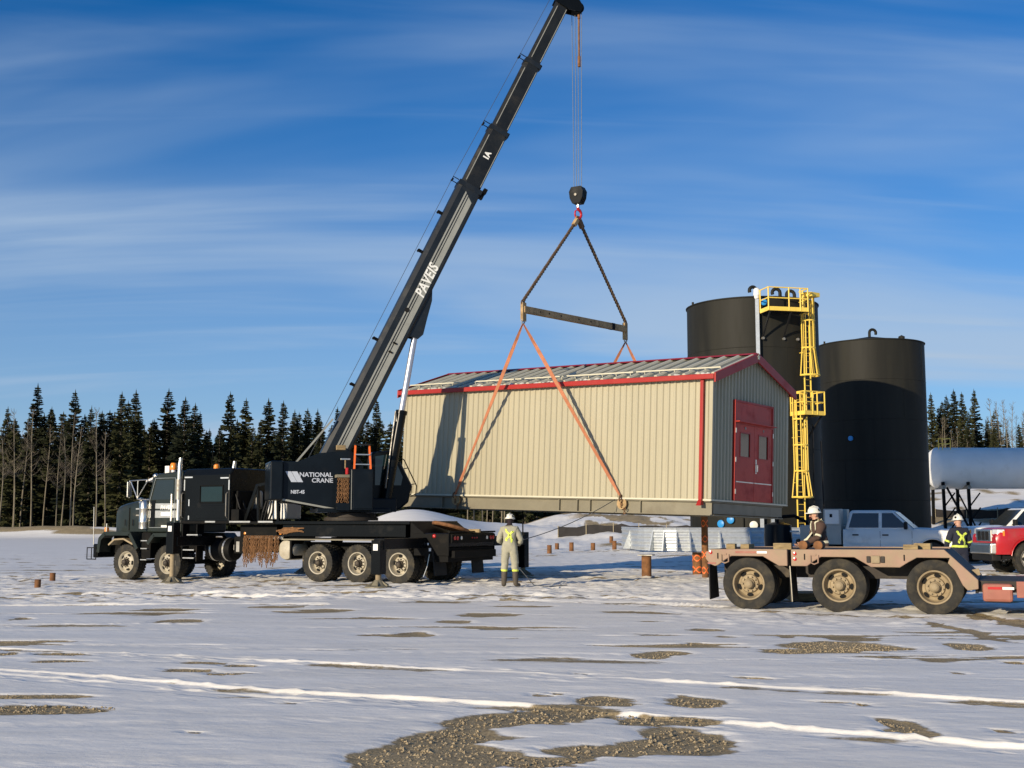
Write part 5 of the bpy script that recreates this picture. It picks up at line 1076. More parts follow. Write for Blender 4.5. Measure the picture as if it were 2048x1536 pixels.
# ------------------------------------------------------------------ piles
def pile(x, y, d, h, label, cap=False, tape=0, group='rusty steel piles'):
    z = zgs(x, y); t = thing('steel_pile', label, 'pile', (x, y, z), random.uniform(0, 3), group)
    MB().lathe([(d / 2, -.2), (d / 2, h), (d / 2 - .015, h), (d / 2 - .015, h - .06), (.001, h - .06)], ax=(0, 0, 1), n=18).build('tube', 'rust', t, smooth=40)
    if cap: MB().box(-d * .75, d * .75, -d * .75, d * .75, h + .002, h + .03).build('cap_plate', 'rim_steel', t)
    for k in range(tape):
        zz = (k + .5) * h / tape; b = MB(); m = 20
        for s in (1, -1):
            pts = [(math.cos(q) * (d / 2 + .004), math.sin(q) * (d / 2 + .004), zz + s * .09 * math.sin(2 * q + k)) for q in (2 * math.pi * j / m for j in range(m + 1))]
            b.add([v for p in pts for v in ((p[0], p[1], p[2] - .02), (p[0], p[1], p[2] + .02))], [(2 * j, 2 * j + 2, 2 * j + 3, 2 * j + 1) for j in range(m)])
        b.build('flagging_tape', 'orange', t)
pile(4.07, 36.7, .30, .66, 'rusty steel pile with a flat cap plate below the building', cap=True)
pile(5.85, 38.3, .30, .72, 'short rusty pile wrapped in orange tape behind the trailer end', tape=2)
pile(5.80, 36.4, .20, 1.86, 'tall thin pile wrapped in orange tape under the building corner', tape=4)
pile(-13.0, 33.3, .17, .24, 'small pile stub in the snow at the left edge'); pile(-14.0, 37.0, .17, .26, 'small pile stub in the snow nearest the truck bumper')
for i, (x, y, h) in enumerate([(3.23, 65.8, .5), (4.4, 65.8, .42), (5.48, 64.8, .5), (6.4, 78, .5), (7.4, 80, .5), (7.3, 72, .5), (1.94, 62.8, .45), (2.6, 70, .4), (8.3, 68, .5)]):
    pile(x, y, .24, h, 'short rusty pile stub on the snow below the far snow bank', group='far pile stubs')
# ------------------------------------------------------------------ silt fences
def fence(pts, h, label):
    t = thing('silt_fence', label, 'fence', (pts[0][0], pts[0][1], zgs(*pts[0])))
    o = Vector(t.location); b = MB(); rg = random.Random(len(pts)); V = []; n = 0; P = []
    for (a, c) in zip(pts[:-1], pts[1:]):
        L = math.dist(a, c); m = max(2, int(L / .7))
        for k in range(m): P.append((a[0] + (c[0] - a[0]) * k / m, a[1] + (c[1] - a[1]) * k / m))
    for i, (x, y) in enumerate(P):
        z = zgs(x, y) + .05; sag = h * (1 - .35 * abs(math.sin(i * .9)) * rg.uniform(.5, 1)); w = .06 * math.sin(i * 1.3)
        V += [Vector((x, y + w, z - .2)) - o, Vector((x, y, z + sag)) - o, Vector((x, y + .02, z + sag)) - o, Vector((x, y + w + .02, z - .2)) - o]
    b.loft([V[i:i + 4] for i in range(0, len(V), 4)]); b.build('fabric', 'fence_black', t)
    for x, y in P[::3]: z = zgs(x, y); MB().beam(Vector((x, y - .06, z - .2)) - o, Vector((x, y - .06, z + h * 1.15)) - o, .05, .05).build('stake', 'stake', t)
fence([(3.5, 92), (7, 91), (10.5, 88), (14, 86.5)], .7, 'sagging black silt fence on the snow bank under the building')
fence([(34, 97), (38, 96.5), (42, 96.5), (46, 96)], .7, 'sagging black silt fence on the snow bank below the white vessel')
# dark pump skid behind the trailer
def pump():
    t = thing('pump_skid', 'dark pump skid with pipes standing between trailer and black tank', 'pump', (10.9, 47.5, zgs(10.9, 47.5)))
    MB().box(-1.1, 1.3, -.5, .5, 0, .18).build('skid', 'dark_steel', t); MB().lathe([(.2, -.65), (.52, -.55), (.55, 0), (.52, .55), (.2, .65)], (-.45, 0, .95), (0, 0, 1), 20).build('vessel', 'crane_paint', t, smooth=40)
    MB().box(.3, 1.15, -.35, .35, .2, .95).build('motor', 'dark_steel', t, bevel=.08)
    MB().tube([(-.45, 0, 1.55), (-.45, 0, 1.8), (.2, 0, 1.85), (.7, 0, 1.6), (.7, 0, .9)], .07, 8).build('pipe', 'dark_steel', t, smooth=60); MB().tube([(.9, .1, .9), (.95, .1, 1.35), (1.25, .1, 1.4)], .06, 8).build('pipe', 'dark_steel', t, smooth=60)
    MB().box(-.1, .3, -.36, -.34, 1.22, 1.28).build('name_plate', 'reflector_white', t)
pump()
# ------------------------------------------------------------------ lowboy trailer
TRO, TRA = Vector((4.5, 23.15, 0)), R(-22.5)
def trailer():
    t = thing('lowboy_trailer', 'dusty faded red lowboy trailer with three axles and sloped neck', 'trailer', TRO, TRA)
    def B(name, m, *q, bevel=0, parent=None, label=None):
        b = MB()
        for k in q: b.box(*k)
        return b.build(name, m, parent or t, bevel=bevel, label=label)
    ax = (0, 1.68, 3.36); W = 2.55
    top = 1.17
    def arch(x): return [(x - .56, .86), (x - .44, .95), (x - .30, 1.035), (x + .30, 1.035), (x + .46, .94), (x + .60, .86)]
    seg1 = [(-.80, .98), (-.80, 1.10), (-.68, top - .01), (0, top), (.76, top), (.76, .86)] + arch(0)[::-1] + [(-.62, .84), (-.72, .88)]
    seg2 = [(.83, top), (3.55, top + .02), (4.10, .66), (4.10, .50), (3.92, .47), (3.84, .56), (3.72, .82), (3.60, .95)] + [(3.36 + .28, 1.04), (3.36 - .28, 1.04), (3.36 - .44, .95), (3.36 - .58, .86)] + arch(1.68)[::-1] + [(.83, .86)]
    for y0, y1, nm in ((-.06, .05, 'near'), (W - .05, W + .06, 'far')):
        for sg in (seg1, seg2): b = MB(); b.prism(sg, 'y', y0, y1); sb = b.build('side_beam', 'trailer_paint', t, bevel=.015)
        if nm == 'near': nb = sb
    B('deck', 'trailer_dark', (-.72, .76, .06, W - .06, top - .07, top - .012), (.83, 3.5, .06, W - .06, top - .07, top - .010))
    for y in (.75, W - .75): B('frame_rail', 'trailer_dark', (-.6, 3.5, y - .08, y + .08, .62, 1.09))
    MB().hexa([(3.52, .06, top - .08), (4.06, .06, .52), (4.06, W - .06, .52), (3.52, W - .06, top - .08), (3.56, .06, top + .005), (4.10, .06, .655), (4.10, W - .06, .655), (3.56, W - .06, top + .005)]).build('slope_plate', 'plastic_black', t)
    B('slope_back', 'plastic_black', (4.04, 4.09, .06, W - .06, .42, .60))
    B('low_deck', 'trailer_dark', (4.1, 10.5, .1, W - .1, .44, .64))
    B('low_deck_rail', 'trailer_red', (4.72, 10.5, -.03, .095, .36, .645), (4.72, 10.5, W - .095, W + .03, .36, .645), bevel=.012)
    B('corner_box', 'trailer_red', (4.16, 4.66, -.045, .09, .28, .60), bevel=.05)
    B('reflective_strip', 'red_lens', (4.25, 4.48, -.052, -.046, .50, .545)); B('reflective_strip', 'reflector_white', (4.49, 4.68, -.052, -.046, .50, .545)); B('reflective_strip', 'reflector_white', (5.3, 5.5, -.04, -.032, .40, .44))
    B('reflective_strip', 'trailer_red', (-.22, .18, -.066, -.061, 1.09, 1.13)); B('reflective_strip', 'reflector_white', (.19, .38, -.066, -.061, 1.09, 1.13))
    B('reflective_strip', 'trailer_red', (-.76, -.6, -.066, -.061, .88, .91))
    for x, z in ((-.70, 1.10), (.90, 1.09), (.90, .99)):
        MB().lathe([(.035, 0), (.033, .015), (.001, .02)], (x, -.061, z), (0, -1, 0), 12).build('marker_light', 'red_lens', t)
    for x in (-.42, 1.26): MB().tube([(x - .07, -.075, 1.07), (x - .07, -.085, .93), (x, -.09, .90), (x + .07, -.085, .93), (x + .07, -.075, 1.07)], .014, 6).box(x - .09, x + .03, -.075, -.061, 1.055, 1.085).build('tie_ring', 'trailer_paint', t)
    for x in (-.56, 1.08, 2.86): B('stake_slot', 'hole_black', (x - .012, x + .012, -.065, -.061, .98, 1.09))
    B('side_lamp', 'rim_dusty', (2.28, 2.44, -.10, -.062, .93, 1.07), bevel=.02); B('lamp_guard', 'trailer_dark', (2.20, 2.27, -.085, -.062, .94, 1.06), (2.45, 2.52, -.085, -.062, .94, 1.06), bevel=.01)
    for x in ax:
        for y, s in ((.03, -1), (W - .03, 1)):
            yc = y - s * .13
            wheel(t, (x, yc, .51), .51, .26, 'tr', s, rim='rim_dusty', hubm='rim_dusty', lugs=0); put('inner_tyre', tyre_mesh(.51, .26, 'tr', 0), t, loc=(x, yc - s * .33, .51))
        MB().cyl((x, .5, .51), (x, W - .5, .51), .075, n=10).build('axle', 'trailer_dark', t)
        MB().box(x - .1, x + .1, .7, .8, .55, .8).build('spring_hanger', 'trailer_dark', t); MB().beam((x + .1, .72, .62), (x + .75, .72, .78), .07, .12).build('trailing_arm', 'rim_dusty', t)
    for x in (-.74, .80): MB().hexa([(x - .01, .0, .20), (x + .01, .0, .20), (x + .04, .62, .22), (x + .02, .62, .22), (x - .02, .0, .86), (x, .0, .86), (x, .62, .88), (x - .02, .62, .88)]).build('mud_flap', 'plastic_black', t)
    MB().tube([(.80, -.03, .86), (.82, -.04, .5), (.83, -.03, .2)], .012, 5).build('flap_cord', 'rim_white', t)
    TW = Matrix.LocRotScale(TRO, Euler((0, 0, TRA)), None)
    def dun(x, y, L, w, h, rot, label, m='wood'):
        o = MB().box(-L / 2, L / 2, -w / 2, w / 2, 0, h).build('timber_block', m, bevel=.008); o.location = TW @ Vector((x, y, top - .010)); o.rotation_euler = (0, 0, TRA + R(rot)); tag(o, label, 'timber', 'timber blocks on the trailer')
    dun(-.38, .35, .17, .3, .10, 5, 'small timber block at the left end of the trailer deck'); dun(-.12, .6, .17, .4, .09, -4, 'second small timber block from the left end of the trailer deck')
    dun(.62, .32, .34, .28, .12, 4, 'larger timber block over the gap in the trailer side'); dun(2.95, .30, .26, .16, .11, 3, 'pale timber block lying right of the middle trailer wheel'); dun(3.15, .55, .30, .2, .13, -6, 'darker timber block behind the pale one on the trailer')
    for x, k in ((1.02, 'left'), (1.30, 'right')):
        o = MB().lathe([(.001, -.2), (.085, -.2), (.085, .2), (.001, .2)], (0, 0, .085), (0, 1, 0), 18).build('roller', 'rust', smooth=40); o.location = TW @ Vector((x, .35, top - .010)); o.rotation_euler = (0, 0, TRA); tag(o, '%s one of two brown rollers on the trailer under the hand of the man' % k, 'roller')
    return t
trailer()

# ------------------------------------------------------------------ pickups
def pickup(name, label, loc, head, paint, zs=1.0, rw=.41, hood=2.75, bed=True, service=False, hl='clear_lens', lift=0.0, tone='chrome'):
    t = thing(name, label, 'pickup truck', loc, head); t.scale = (1, 1, zs)
    xf, xr = 1.85, -2.0; W = .99; z0 = .52 + lift
    def ztop(x):
        if x > 1.15: return 1.30 - .05 * (x - 1.15) - .10 * max(0, x - hood + .45) ** 2 * 3 + lift
        return 1.27 + lift
    def zb(x):
        for xw in (xf, xr):
            d = abs(x - xw)
            if d < .56: return max(z0, rw + .02 + math.sqrt(.56 ** 2 - d * d) * .92)
        return z0
    xs = sorted(set([-2.95 if bed else -1.35, hood, hood - .05, hood - .14, hood - .3, 1.15, 1.0, .6, 0, -.6, -1.2, -1.35] + [xf + .56 * math.cos(math.pi * k / 10) for k in range(11)] + ([xr + .56 * math.cos(math.pi * k / 10) for k in range(11)] if bed else [])))
    b = MB(); rings = []
    for x in xs:
        fr = max(0, (x - hood + .3) / .3); w = W - .07 * fr ** 2; zt = ztop(x) - .10 * fr ** 2; q = zb(x)
        half = [(w * .96, q), (w, q + (zt - q) * .25), (w * 1.005, q + (zt - q) * .55), (w * .985, zt - .10), (w * .95, zt - .025), (w * .85, zt), (w * .4, zt + .03 * (x > 1.1))]
        rings.append([(x, y, z) for y, z in half] + [(x, -y, z) for y, z in half[::-1]])
    b.loft(rings); body = b.build('body', paint, t, smooth=32)
    MB().box(-2.6 if bed else -1.3, hood - .25, -.80, .80, .45, .95).build('underbody', 'hole_black', t)
    # cab greenhouse
    zb0, zr = 1.20 + lift, 1.93 + lift; lo = dict(x0=-1.32, x1=1.28, y=.94); hi = dict(x0=-1.12, x1=.42, y=.74)
    pts = lambda k, z: [(k['x0'], -k['y'], z), (k['x1'], -k['y'], z), (k['x1'], k['y'], z), (k['x0'], k['y'], z)]
    cab = MB().hexa(pts(lo, zb0) + pts(hi, zr)).build('cab', paint, t, bevel=.12, seg=4)
    def on(side, x, f):         # point on the side face: x fraction, f height fraction
        y = (lo['y'] + (hi['y'] - lo['y']) * f) * side; z = zb0 + (zr - zb0) * f; return Vector((x, y + side * .006, z))
    def xfront(f): return lo['x1'] + (hi['x1'] - lo['x1']) * f
    def xback(f): return lo['x0'] + (hi['x0'] - lo['x0']) * f
    for s in (1, -1):
        for (xa, xb) in ((.02, 1), (0, -.06)):
            f0, f1 = .16, .86
            if xb == 1: q = [on(s, .06, f0), on(s, xfront(f0) - .14, f0), on(s, xfront(f1) - .10, f1), on(s, .06, f1)]
            else: q = [on(s, xback(f0) + .14, f0), on(s, -.06, f0), on(s, -.06, f1), on(s, xback(f1) + .14, f1)]
            n = Vector((0, s * .012, .003)); MB().hexa([q[0] - n, q[1] - n, q[1], q[0], q[3] - n, q[2] - n, q[2], q[3]]).build('side_window', 'glass', cab, bevel=.004)
        MB().box(-.005, .005, s * W * 1.0 - .004, s * W * 1.0 + .004, .62 + lift, 1.2 + lift).build('door_seam', 'hole_black', body)
        MB().box(1.13, 1.14, s * W * 1.0 - .004, s * W * 1.0 + .004, .62 + lift, 1.2 + lift).build('door_seam', 'hole_black', body)
        for x in (.08, -1.0): MB().box(x, x + .22, s * (W + .008) - .012, s * (W + .008) + .012, 1.04 + lift, 1.085 + lift).build('door_handle', 'plastic_black', body)
        MB().box(.88, 1.0, s * 1.0, s * 1.26, 1.26 + lift, 1.52 + lift).build('mirror', 'plastic_black', t, bevel=.03)
        for xw in ((xf, xr) if bed else (xf,)):
            MB().tube([(xw + .57 * math.cos(q), s * (W - .0), rw + .02 + .53 * math.sin(q)) for q in (math.pi * (k + .5) / 13 for k in range(13))], .022, 6).build('wheel_arch', paint if paint != 'white_paint' else 'plastic_black', body, smooth=60)
        MB().hexa([(hood - .22, s * .62, .98 + lift), (hood + .015, s * .60, .98 + lift), (hood - .03, s * .90, .98 + lift), (hood - .26, s * .975, .98 + lift), (hood - .22, s * .62, 1.2 + lift), (hood - .02, s * .60, 1.2 + lift), (hood - .07, s * .90, 1.2 + lift), (hood - .26, s * .965, 1.2 + lift)]).build('headlight', hl, t, bevel=.015)
        MB().box(hood - .26, hood - .20, s * .93, s * .985, 1.02 + lift, 1.16 + lift).build('turn_signal', 'amber', t, bevel=.01)
    f0, f1 = .12, .9; x0, x1 = xfront(f0), xfront(f1); y0 = lo['y'] + (hi['y'] - lo['y']) * f0 - .1; y1 = lo['y'] + (hi['y'] - lo['y']) * f1 - .08; za, zc = zb0 + (zr - zb0) * f0, zb0 + (zr - zb0) * f1
    MB().hexa([(x0, -y0, za), (x0 + .012, -y0, za + .008), (x0 + .012, y0, za + .008), (x0, y0, za), (x1, -y1, zc), (x1 + .012, -y1, zc + .008), (x1 + .012, y1, zc + .008), (x1, y1, zc)]).build('windshield', 'glass', cab)
    g = MB().box(hood - .1, hood + .03, -.58, .58, .86 + lift, 1.20 + lift).build('grille', tone, t, bevel=.03)
    for k in (-.3, 0, .3): MB().box(hood + .031, hood + .036, k - .12, k + .12, .90 + lift, 1.14 + lift).build('grille_opening', 'hole_black', g)
    MB().hexa([(hood - .25, -.95, .52 + lift), (hood + .16, -.80, .52 + lift), (hood + .16, .80, .52 + lift), (hood - .25, .95, .52 + lift), (hood - .25, -.97, .86 + lift), (hood + .15, -.82, .82 + lift), (hood + .15, .82, .82 + lift), (hood - .25, .97, .86 + lift)]).build('front_bumper', tone, t, bevel=.05, seg=3)
    MB().box(hood - .2, hood + .1, -.8, .8, .34 + lift, .519 + lift).build('air_dam', 'plastic_black', t, bevel=.03)
    for xw in (xf, xr):
        for s in (1, -1): wheel(t, (xw, s * .86, rw), rw, .27, 'pk' + name + str(rw), s, deep=False, rim='rim_steel', hubm='chrome', nuts=8, lugs=30)
    if service:
        sb = MB().box(-2.95, -1.42, -1.02, 1.02, .72 + lift, 1.40 + lift).build('service_body', 'box_grey', t, bevel=.02)
        MB().box(-2.05, -1.42, -1.02, -.45, 1.403 + lift, 1.98 + lift).build('tool_cabinet', 'box_grey', t, bevel=.02); MB().box(-2.05, -1.42, .45, 1.02, 1.403 + lift, 1.98 + lift).build('tool_cabinet', 'box_grey', t, bevel=.02)
        MB().box(-1.82, -1.72, -1.03, -1.022, 1.68 + lift, 1.80 + lift).build('cabinet_latch', 'hole_black', t)
        MB().box(-1.99, -1.48, -1.027, -1.021, 1.45 + lift, 1.94 + lift).build('cabinet_door', 'silver_paint', t)
    return t
pickup('pickup_truck', 'silver crew cab pickup with grey tool cabinet in front of the black tank', (14.10, 45.85, zgs(14.1, 45.8)), R(-25), 'silver_paint', 1.06, .43, 2.72, bed=False, service=True, lift=.04)
pickup('pickup_truck', 'red pickup facing left, cut off by the right edge of the picture', (17.95, 38.75, zgs(17.9, 38.7)), R(181), 'red_paint', 1.14, .46, 2.85, lift=.06)
pickup('pickup_truck', 'white pickup facing left behind the red one', (20.3, 47.6, zgs(20.3, 47.6)), R(180), 'white_paint', 1.08, .46, 2.85, lift=.06)
# ------------------------------------------------------------------ people
def skin_body(name, joints, bones, radii, root):
    me = bpy.data.meshes.new(name); names = list(joints); idx = {n: i for i, n in enumerate(names)}
    me.from_pydata([joints[n] for n in names], [(idx[a], idx[b]) for a, b in bones], []); o = bpy.data.objects.new(name, me); COL.objects.link(o)
    o.modifiers.new('skin', 'SKIN'); 
    if not me.skin_vertices: me.attributes
    sv = me.skin_vertices[0].data
    for n in names: r = radii[n]; sv[idx[n]].radius = r if isinstance(r, tuple) else (r, r); sv[idx[n]].use_root = (n == root)
    o.modifiers.new('sub', 'SUBSURF').levels = 2; o.modifiers['sub'].render_levels = 2
    dg = bpy.context.evaluated_depsgraph_get(); m2 = bpy.data.meshes.new_from_object(o.evaluated_get(dg)); bpy.data.objects.remove(o); bpy.data.meshes.remove(me)
    m2.polygons.foreach_set('use_smooth', [True] * len(m2.polygons)); m2.name = name; return m2
def person(label, loc, rz, suit, head_m, J, hat='hat_white', boots_z=.36, glove='glove', straps='x', strap_m='hivis', hz=1.0, head_fwd=0.03):
    # figure faces local +Y; joints in metres for a 1.78 m person
    base = dict(pel=(0, 0, .98), sp1=(0, .0, 1.12), sp2=(0, .01, 1.28), chest=(0, .005, 1.40), neck=(0, .01, 1.51), nk2=(0, .02, 1.57), hd1=(0, .035, 1.64), hd2=(0, .035, 1.72),
                shL=(-.17, 0, 1.43), elL=(-.27, -.02, 1.17), wrL=(-.27, .10, .95), haL=(-.27, .14, .88), fgL=(-.265, .17, .81),
                shR=(.17, 0, 1.43), elR=(.27, -.02, 1.17), wrR=(.27, .10, .95), haR=(.27, .14, .88), fgR=(.265, .17, .81),
                hpL=(-.10, 0, .93), knL=(-.115, .01, .52), anL=(-.12, -.02, .12), htL=(-.12, -.03, .05), toL=(-.135, .15, .045),
                hpR=(.10, 0, .93), knR=(.115, .01, .52), anR=(.12, -.02, .12), htR=(.12, -.03, .05), toR=(.135, .15, .045))
    base.update(J)
    rad = dict(pel=(.17, .135), sp1=(.165, .13), sp2=(.175, .135), chest=(.175, .125), neck=.075, nk2=.062, hd1=(.075, .09), hd2=(.082, .10),
               shL=.085, elL=.062, wrL=.05, haL=(.03, .045), fgL=(.018, .035), shR=.085, elR=.062, wrR=.05, haR=(.03, .045), fgR=(.018, .035),
               hpL=.115, knL=.085, anL=.075, htL=.065, toL=(.045, .04), hpR=.115, knR=.085, anR=.075, htR=.065, toR=(.045, .04))
    bones = [('pel', 'sp1'), ('sp1', 'sp2'), ('sp2', 'chest'), ('chest', 'neck'), ('neck', 'nk2'), ('nk2', 'hd1'), ('hd1', 'hd2')]
    for s in 'LR': bones += [('chest', 'sh' + s), ('sh' + s, 'el' + s), ('el' + s, 'wr' + s), ('wr' + s, 'ha' + s), ('ha' + s, 'fg' + s), ('pel', 'hp' + s), ('hp' + s, 'kn' + s), ('kn' + s, 'an' + s), ('an' + s, 'ht' + s), ('ht' + s, 'to' + s)]
    me = skin_body('body', base, bones, rad, 'pel')
    t = thing('person', label, 'person', loc, rz); t.scale = (hz, hz, hz)
    # creases of the loose cloth, strongest round elbows, waist and knees
    from mathutils import noise as nz
    bend = [Vector(base[k]) for k in ('elL', 'elR', 'knL', 'knR', 'hpL', 'hpR', 'shL', 'shR', 'sp1')]
    for v in me.vertices:
        if .06 < v.co.z < 1.50:
            k = max(math.exp(-((v.co - q).length / .17) ** 2) for q in bend); s = v.co * 9; s.z *= 1.9
            v.co += v.normal * (.006 + .016 * k) * (nz.noise(s + Vector((rz, 3, 1))) + .5 * nz.noise(s * 2.1)) + v.normal * (.010 if v.co.z > .42 else 0)
    for m in (suit, 'boot_rubber', head_m, glove): me.materials.append(MATS[m])
    wr = [Vector(base['ha' + s]) for s in 'LR']; wj = [Vector(base['wr' + s]) for s in 'LR']
    for p in me.polygons:
        c = p.center
        if c.z > 1.53: p.material_index = 2
        elif c.z < boots_z: p.material_index = 1
        elif any((c - a).length < .085 and (c - a).length < (c - b).length for a, b in zip(wr, wj)): p.material_index = 3
    body = put('body', me, t)
    # fingers
    for s in 'LR':
        h = Vector(base['ha' + s]); f = Vector(base['fg' + s]); d = (f - h).normalized(); sd = Vector((0, 0, 1)).cross(d); sd = sd.normalized() if sd.length > .1 else Vector((0, 1, 0)); nn = d.cross(sd)
        for k, (o, L) in enumerate(((-.03, .075), (-.01, .085), (.01, .08), (.03, .065))):
            b0 = f + sd * o - d * .01; MB().tube([b0, b0 + d * L * .45 + nn * .004, b0 + d * L * .8 + nn * .022, b0 + d * L * .85 + nn * .045], [.011, .0105, .009, .007], 6).build('finger', glove, body, smooth=60)
        b0 = h + sd * (-.035); MB().tube([b0, b0 - sd * .03 + d * .03, b0 - sd * .03 + d * .065 + nn * .02], [.013, .011, .008], 6).build('thumb', glove, body, smooth=60)
    bm = bmesh.new(); bm.from_mesh(me); bvh = BVHTree.FromBMesh(bm)
    def strap(pts, w, m, name='reflective_tape', off=.006):
        b = MB(); V = []
        P = []
        for a, c in zip(pts[:-1], pts[1:]):
            for k in range(8): P.append(Vector(a).lerp(Vector(c), k / 8))
        P.append(Vector(pts[-1])); H = []
        for p in P:
            co, n, _, _ = bvh.find_nearest(p); H.append((co + n * off, n))
        for i, (p, n) in enumerate(H):
            d = (H[min(i + 1, len(H) - 1)][0] - H[max(i - 1, 0)][0]); d = d.normalized() if d.length > 1e-5 else Vector((0, 0, 1)); s = d.cross(n).normalized() * w / 2; V += [p - s, p + s]
        b.add(V, [(2 * i, 2 * i + 1, 2 * i + 3, 2 * i + 2) for i in range(len(H) - 1)]); b.build(name, m, t, smooth=70)
    def ring(c, rx, ry, n=16): return [(c[0] + rx * math.cos(2 * math.pi * k / n), c[1] + ry * math.sin(2 * math.pi * k / n), c[2]) for k in range(n + 1)]
    hd = Vector(base['hd1']); hc = Vector(base['sp2'])
    if 'x' in straps:
        ch = Vector(base['chest']); sp = Vector(base['sp1'])
        for s in (1, -1):
            strap([(s * .13, -.30, 1.44), (s * .05, -.3, 1.35), (-s * .05, -.3, 1.25), (-s * .14, -.28, 1.14)], .052, strap_m)
            if 'f' in straps: strap([(s * .11, -.1, 1.55), (s * .12, .1, 1.52), (s * .12, .3, 1.4), (s * .12, .3, 1.14)], .055, strap_m)
    if 'v' in straps:
        for s in (1, -1): strap([(s * .12, -.3, 1.14), (s * .12, -.3, 1.40), (s * .11, -.12, 1.56), (s * .11, .1, 1.56), (s * .12, .3, 1.4), (s * .12, .3, 1.14)], .065, strap_m)
    if 'w' in straps: strap(ring((hc.x * .5, .015, 1.07), .19, .16), .055, strap_m)
    for s in 'LR':
        e = Vector(base['el' + s]); w_ = Vector(base['wr' + s]); sh = Vector(base['sh' + s])
        if 'a' in straps:
            c = sh.lerp(e, .88); d, a, b_ = basis(e - sh); strap([c + (a * math.cos(q) + b_ * math.sin(q)) * .075 for q in (2 * math.pi * k / 10 for k in range(11))], .045, strap_m)
        if 'l' in straps:
            k_ = Vector(base['kn' + s]).lerp(Vector(base['an' + s]), .30); strap([k_ + Vector((math.cos(q) * .085, math.sin(q) * .085, 0)) for q in (2 * math.pi * k / 10 for k in range(11))], .05, strap_m)
    bm.free()
    # hard hat, face
    o = hd + Vector((0, .0, .055)); tilt = Matrix.Translation(o) @ Matrix.Rotation(R(-4), 4, 'X')
    b = MB(tilt); rings = []
    for z, r in ((0, 1), (.04, .98), (.08, .88), (.115, .66), (.135, .36), (.14, .05)): rings.append([(math.cos(q) * .116 * r, math.sin(q) * .138 * r, z * .92) for q in (2 * math.pi * k / 20 for k in range(20))])
    b.loft(rings); ht = b.build('hard_hat', hat, t, smooth=50)
    b = MB(tilt); b.loft([[(math.cos(q) * .13 * k, (math.sin(q) * .152 + (.05 if math.sin(q) > .2 else 0) * math.sin(q)) * k, z) for q in (2 * math.pi * j / 20 for j in range(20))] for z, k in ((-.008, 1), (.006, 1.0), (.012, .9))]); b.build('brim', hat, ht, smooth=40)
    b = MB(tilt); b.tube([(0, -.13, .05), (0, -.09, .115), (0, 0, .145), (0, .09, .115), (0, .13, .05)], .012, 5); b.build('ridge', hat, ht, smooth=60)
    f = hd + Vector((0, .088, 0)); b = MB(); b.hexa([f + Vector(q) for q in ((-.014, -.01, -.035), (.014, -.01, -.035), (.016, .028, -.032), (-.016, .028, -.032), (-.009, -.01, .02), (.009, -.01, .02), (.006, .006, .02), (-.006, .006, .02))]); b.build('nose', head_m, body, bevel=.006)
    for s in (1, -1):
        MB().lathe([(.001, .012), (.012, .008), (.016, 0), (.001, -.002)], hd + Vector((s * .033, .088, .012)), (0, 1, 0), 10).build('eye', 'hole_black', body, smooth=60)
        MB().lathe([(.001, .02), (.022, .012), (.03, 0), (.001, -.01)], hd + Vector((s * .078, .0, -.005)), (s, -.2, 0), 10).build('ear', head_m, body, smooth=60)
    MB().box(hd.x - .024, hd.x + .024, hd.y + .086, hd.y + .094, hd.z - .062, hd.z - .054).build('mouth', 'hook_red' if head_m == 'skin' else head_m, body)
    for s in (1, -1): MB(tilt).lathe([(.001, .004), (.03, .004), (.03, 0), (.001, 0)], (s * .085, -.075, .055), (s * .75, -.6, .3), 10).build('hat_sticker', 'hole_black', ht)
    return t
# rigger seen from behind, looking up to the right
person('man in tan coveralls with a lime cross on his back holding the tag line', (-.06, 31.05, zgs(-.06, 31.05) + .03), R(-8), 'coverall_tan', 'balaclava',
       dict(elL=(-.29, .02, 1.16), wrL=(-.20, .22, 1.08), haL=(-.15, .28, 1.07), fgL=(-.10, .32, 1.07), elR=(.29, .0, 1.15), wrR=(.20, .20, 1.06), haR=(.14, .26, 1.06), fgR=(.09, .30, 1.07),
            knL=(-.13, .02, .53), anL=(-.14, -.03, .12), htL=(-.14, -.04, .05), toL=(-.17, .13, .045), knR=(.13, .03, .53), anR=(.15, .02, .12), htR=(.15, .01, .05), toR=(.25, .15, .045)),
       hat='hat_white', boots_z=.40, straps='xl', hz=1.02)
# man in brown leaning on the trailer, facing left
tm_ = MB().box(-.7, .7, -.5, .5, 0, .16).build('timber_mat', 'wood'); tm_.location = (6.62, 26.0, zgs(6.6, 26) + .03); tag(tm_, 'low timber mat under the man in brown, behind the trailer', 'timber mat')
person('man in brown coveralls with pale reflective straps leaning on the trailer', (6.58, 25.75, zgs(6.6, 25.7) + .19), R(98), 'coverall_brown', 'skin',
       dict(sp2=(0, .04, 1.28), chest=(0, .06, 1.40), neck=(0, .09, 1.50), nk2=(0, .11, 1.56), hd1=(0, .14, 1.63), hd2=(0, .145, 1.71), shL=(-.17, .06, 1.42), elL=(-.25, .18, 1.16), wrL=(-.24, .40, 1.06), haL=(-.23, .47, 1.04), fgL=(-.22, .54, 1.03),
            shR=(.17, .06, 1.42), elR=(.26, .10, 1.14), wrR=(.22, .32, 1.02), haR=(.2, .38, 1.0), fgR=(.19, .45, .99)), hat='hat_white', straps='vwa', strap_m='reflective', glove='skin', hz=1.0)
# man in navy seen from behind
person('man in navy coveralls with a lime cross on his back beside the silver pickup', (10.72, 29.0, zgs(10.7, 29) + .03), R(4), 'coverall_navy', 'skin',
       dict(elL=(-.27, .06, 1.16), wrL=(-.22, .24, 1.02), haL=(-.2, .3, 1.0), fgL=(-.18, .36, 1.0), elR=(.27, .04, 1.15), wrR=(.22, .22, 1.0), haR=(.2, .28, .98), fgR=(.18, .33, .97)), hat='hat_white', straps='xwa', hz=1.0)
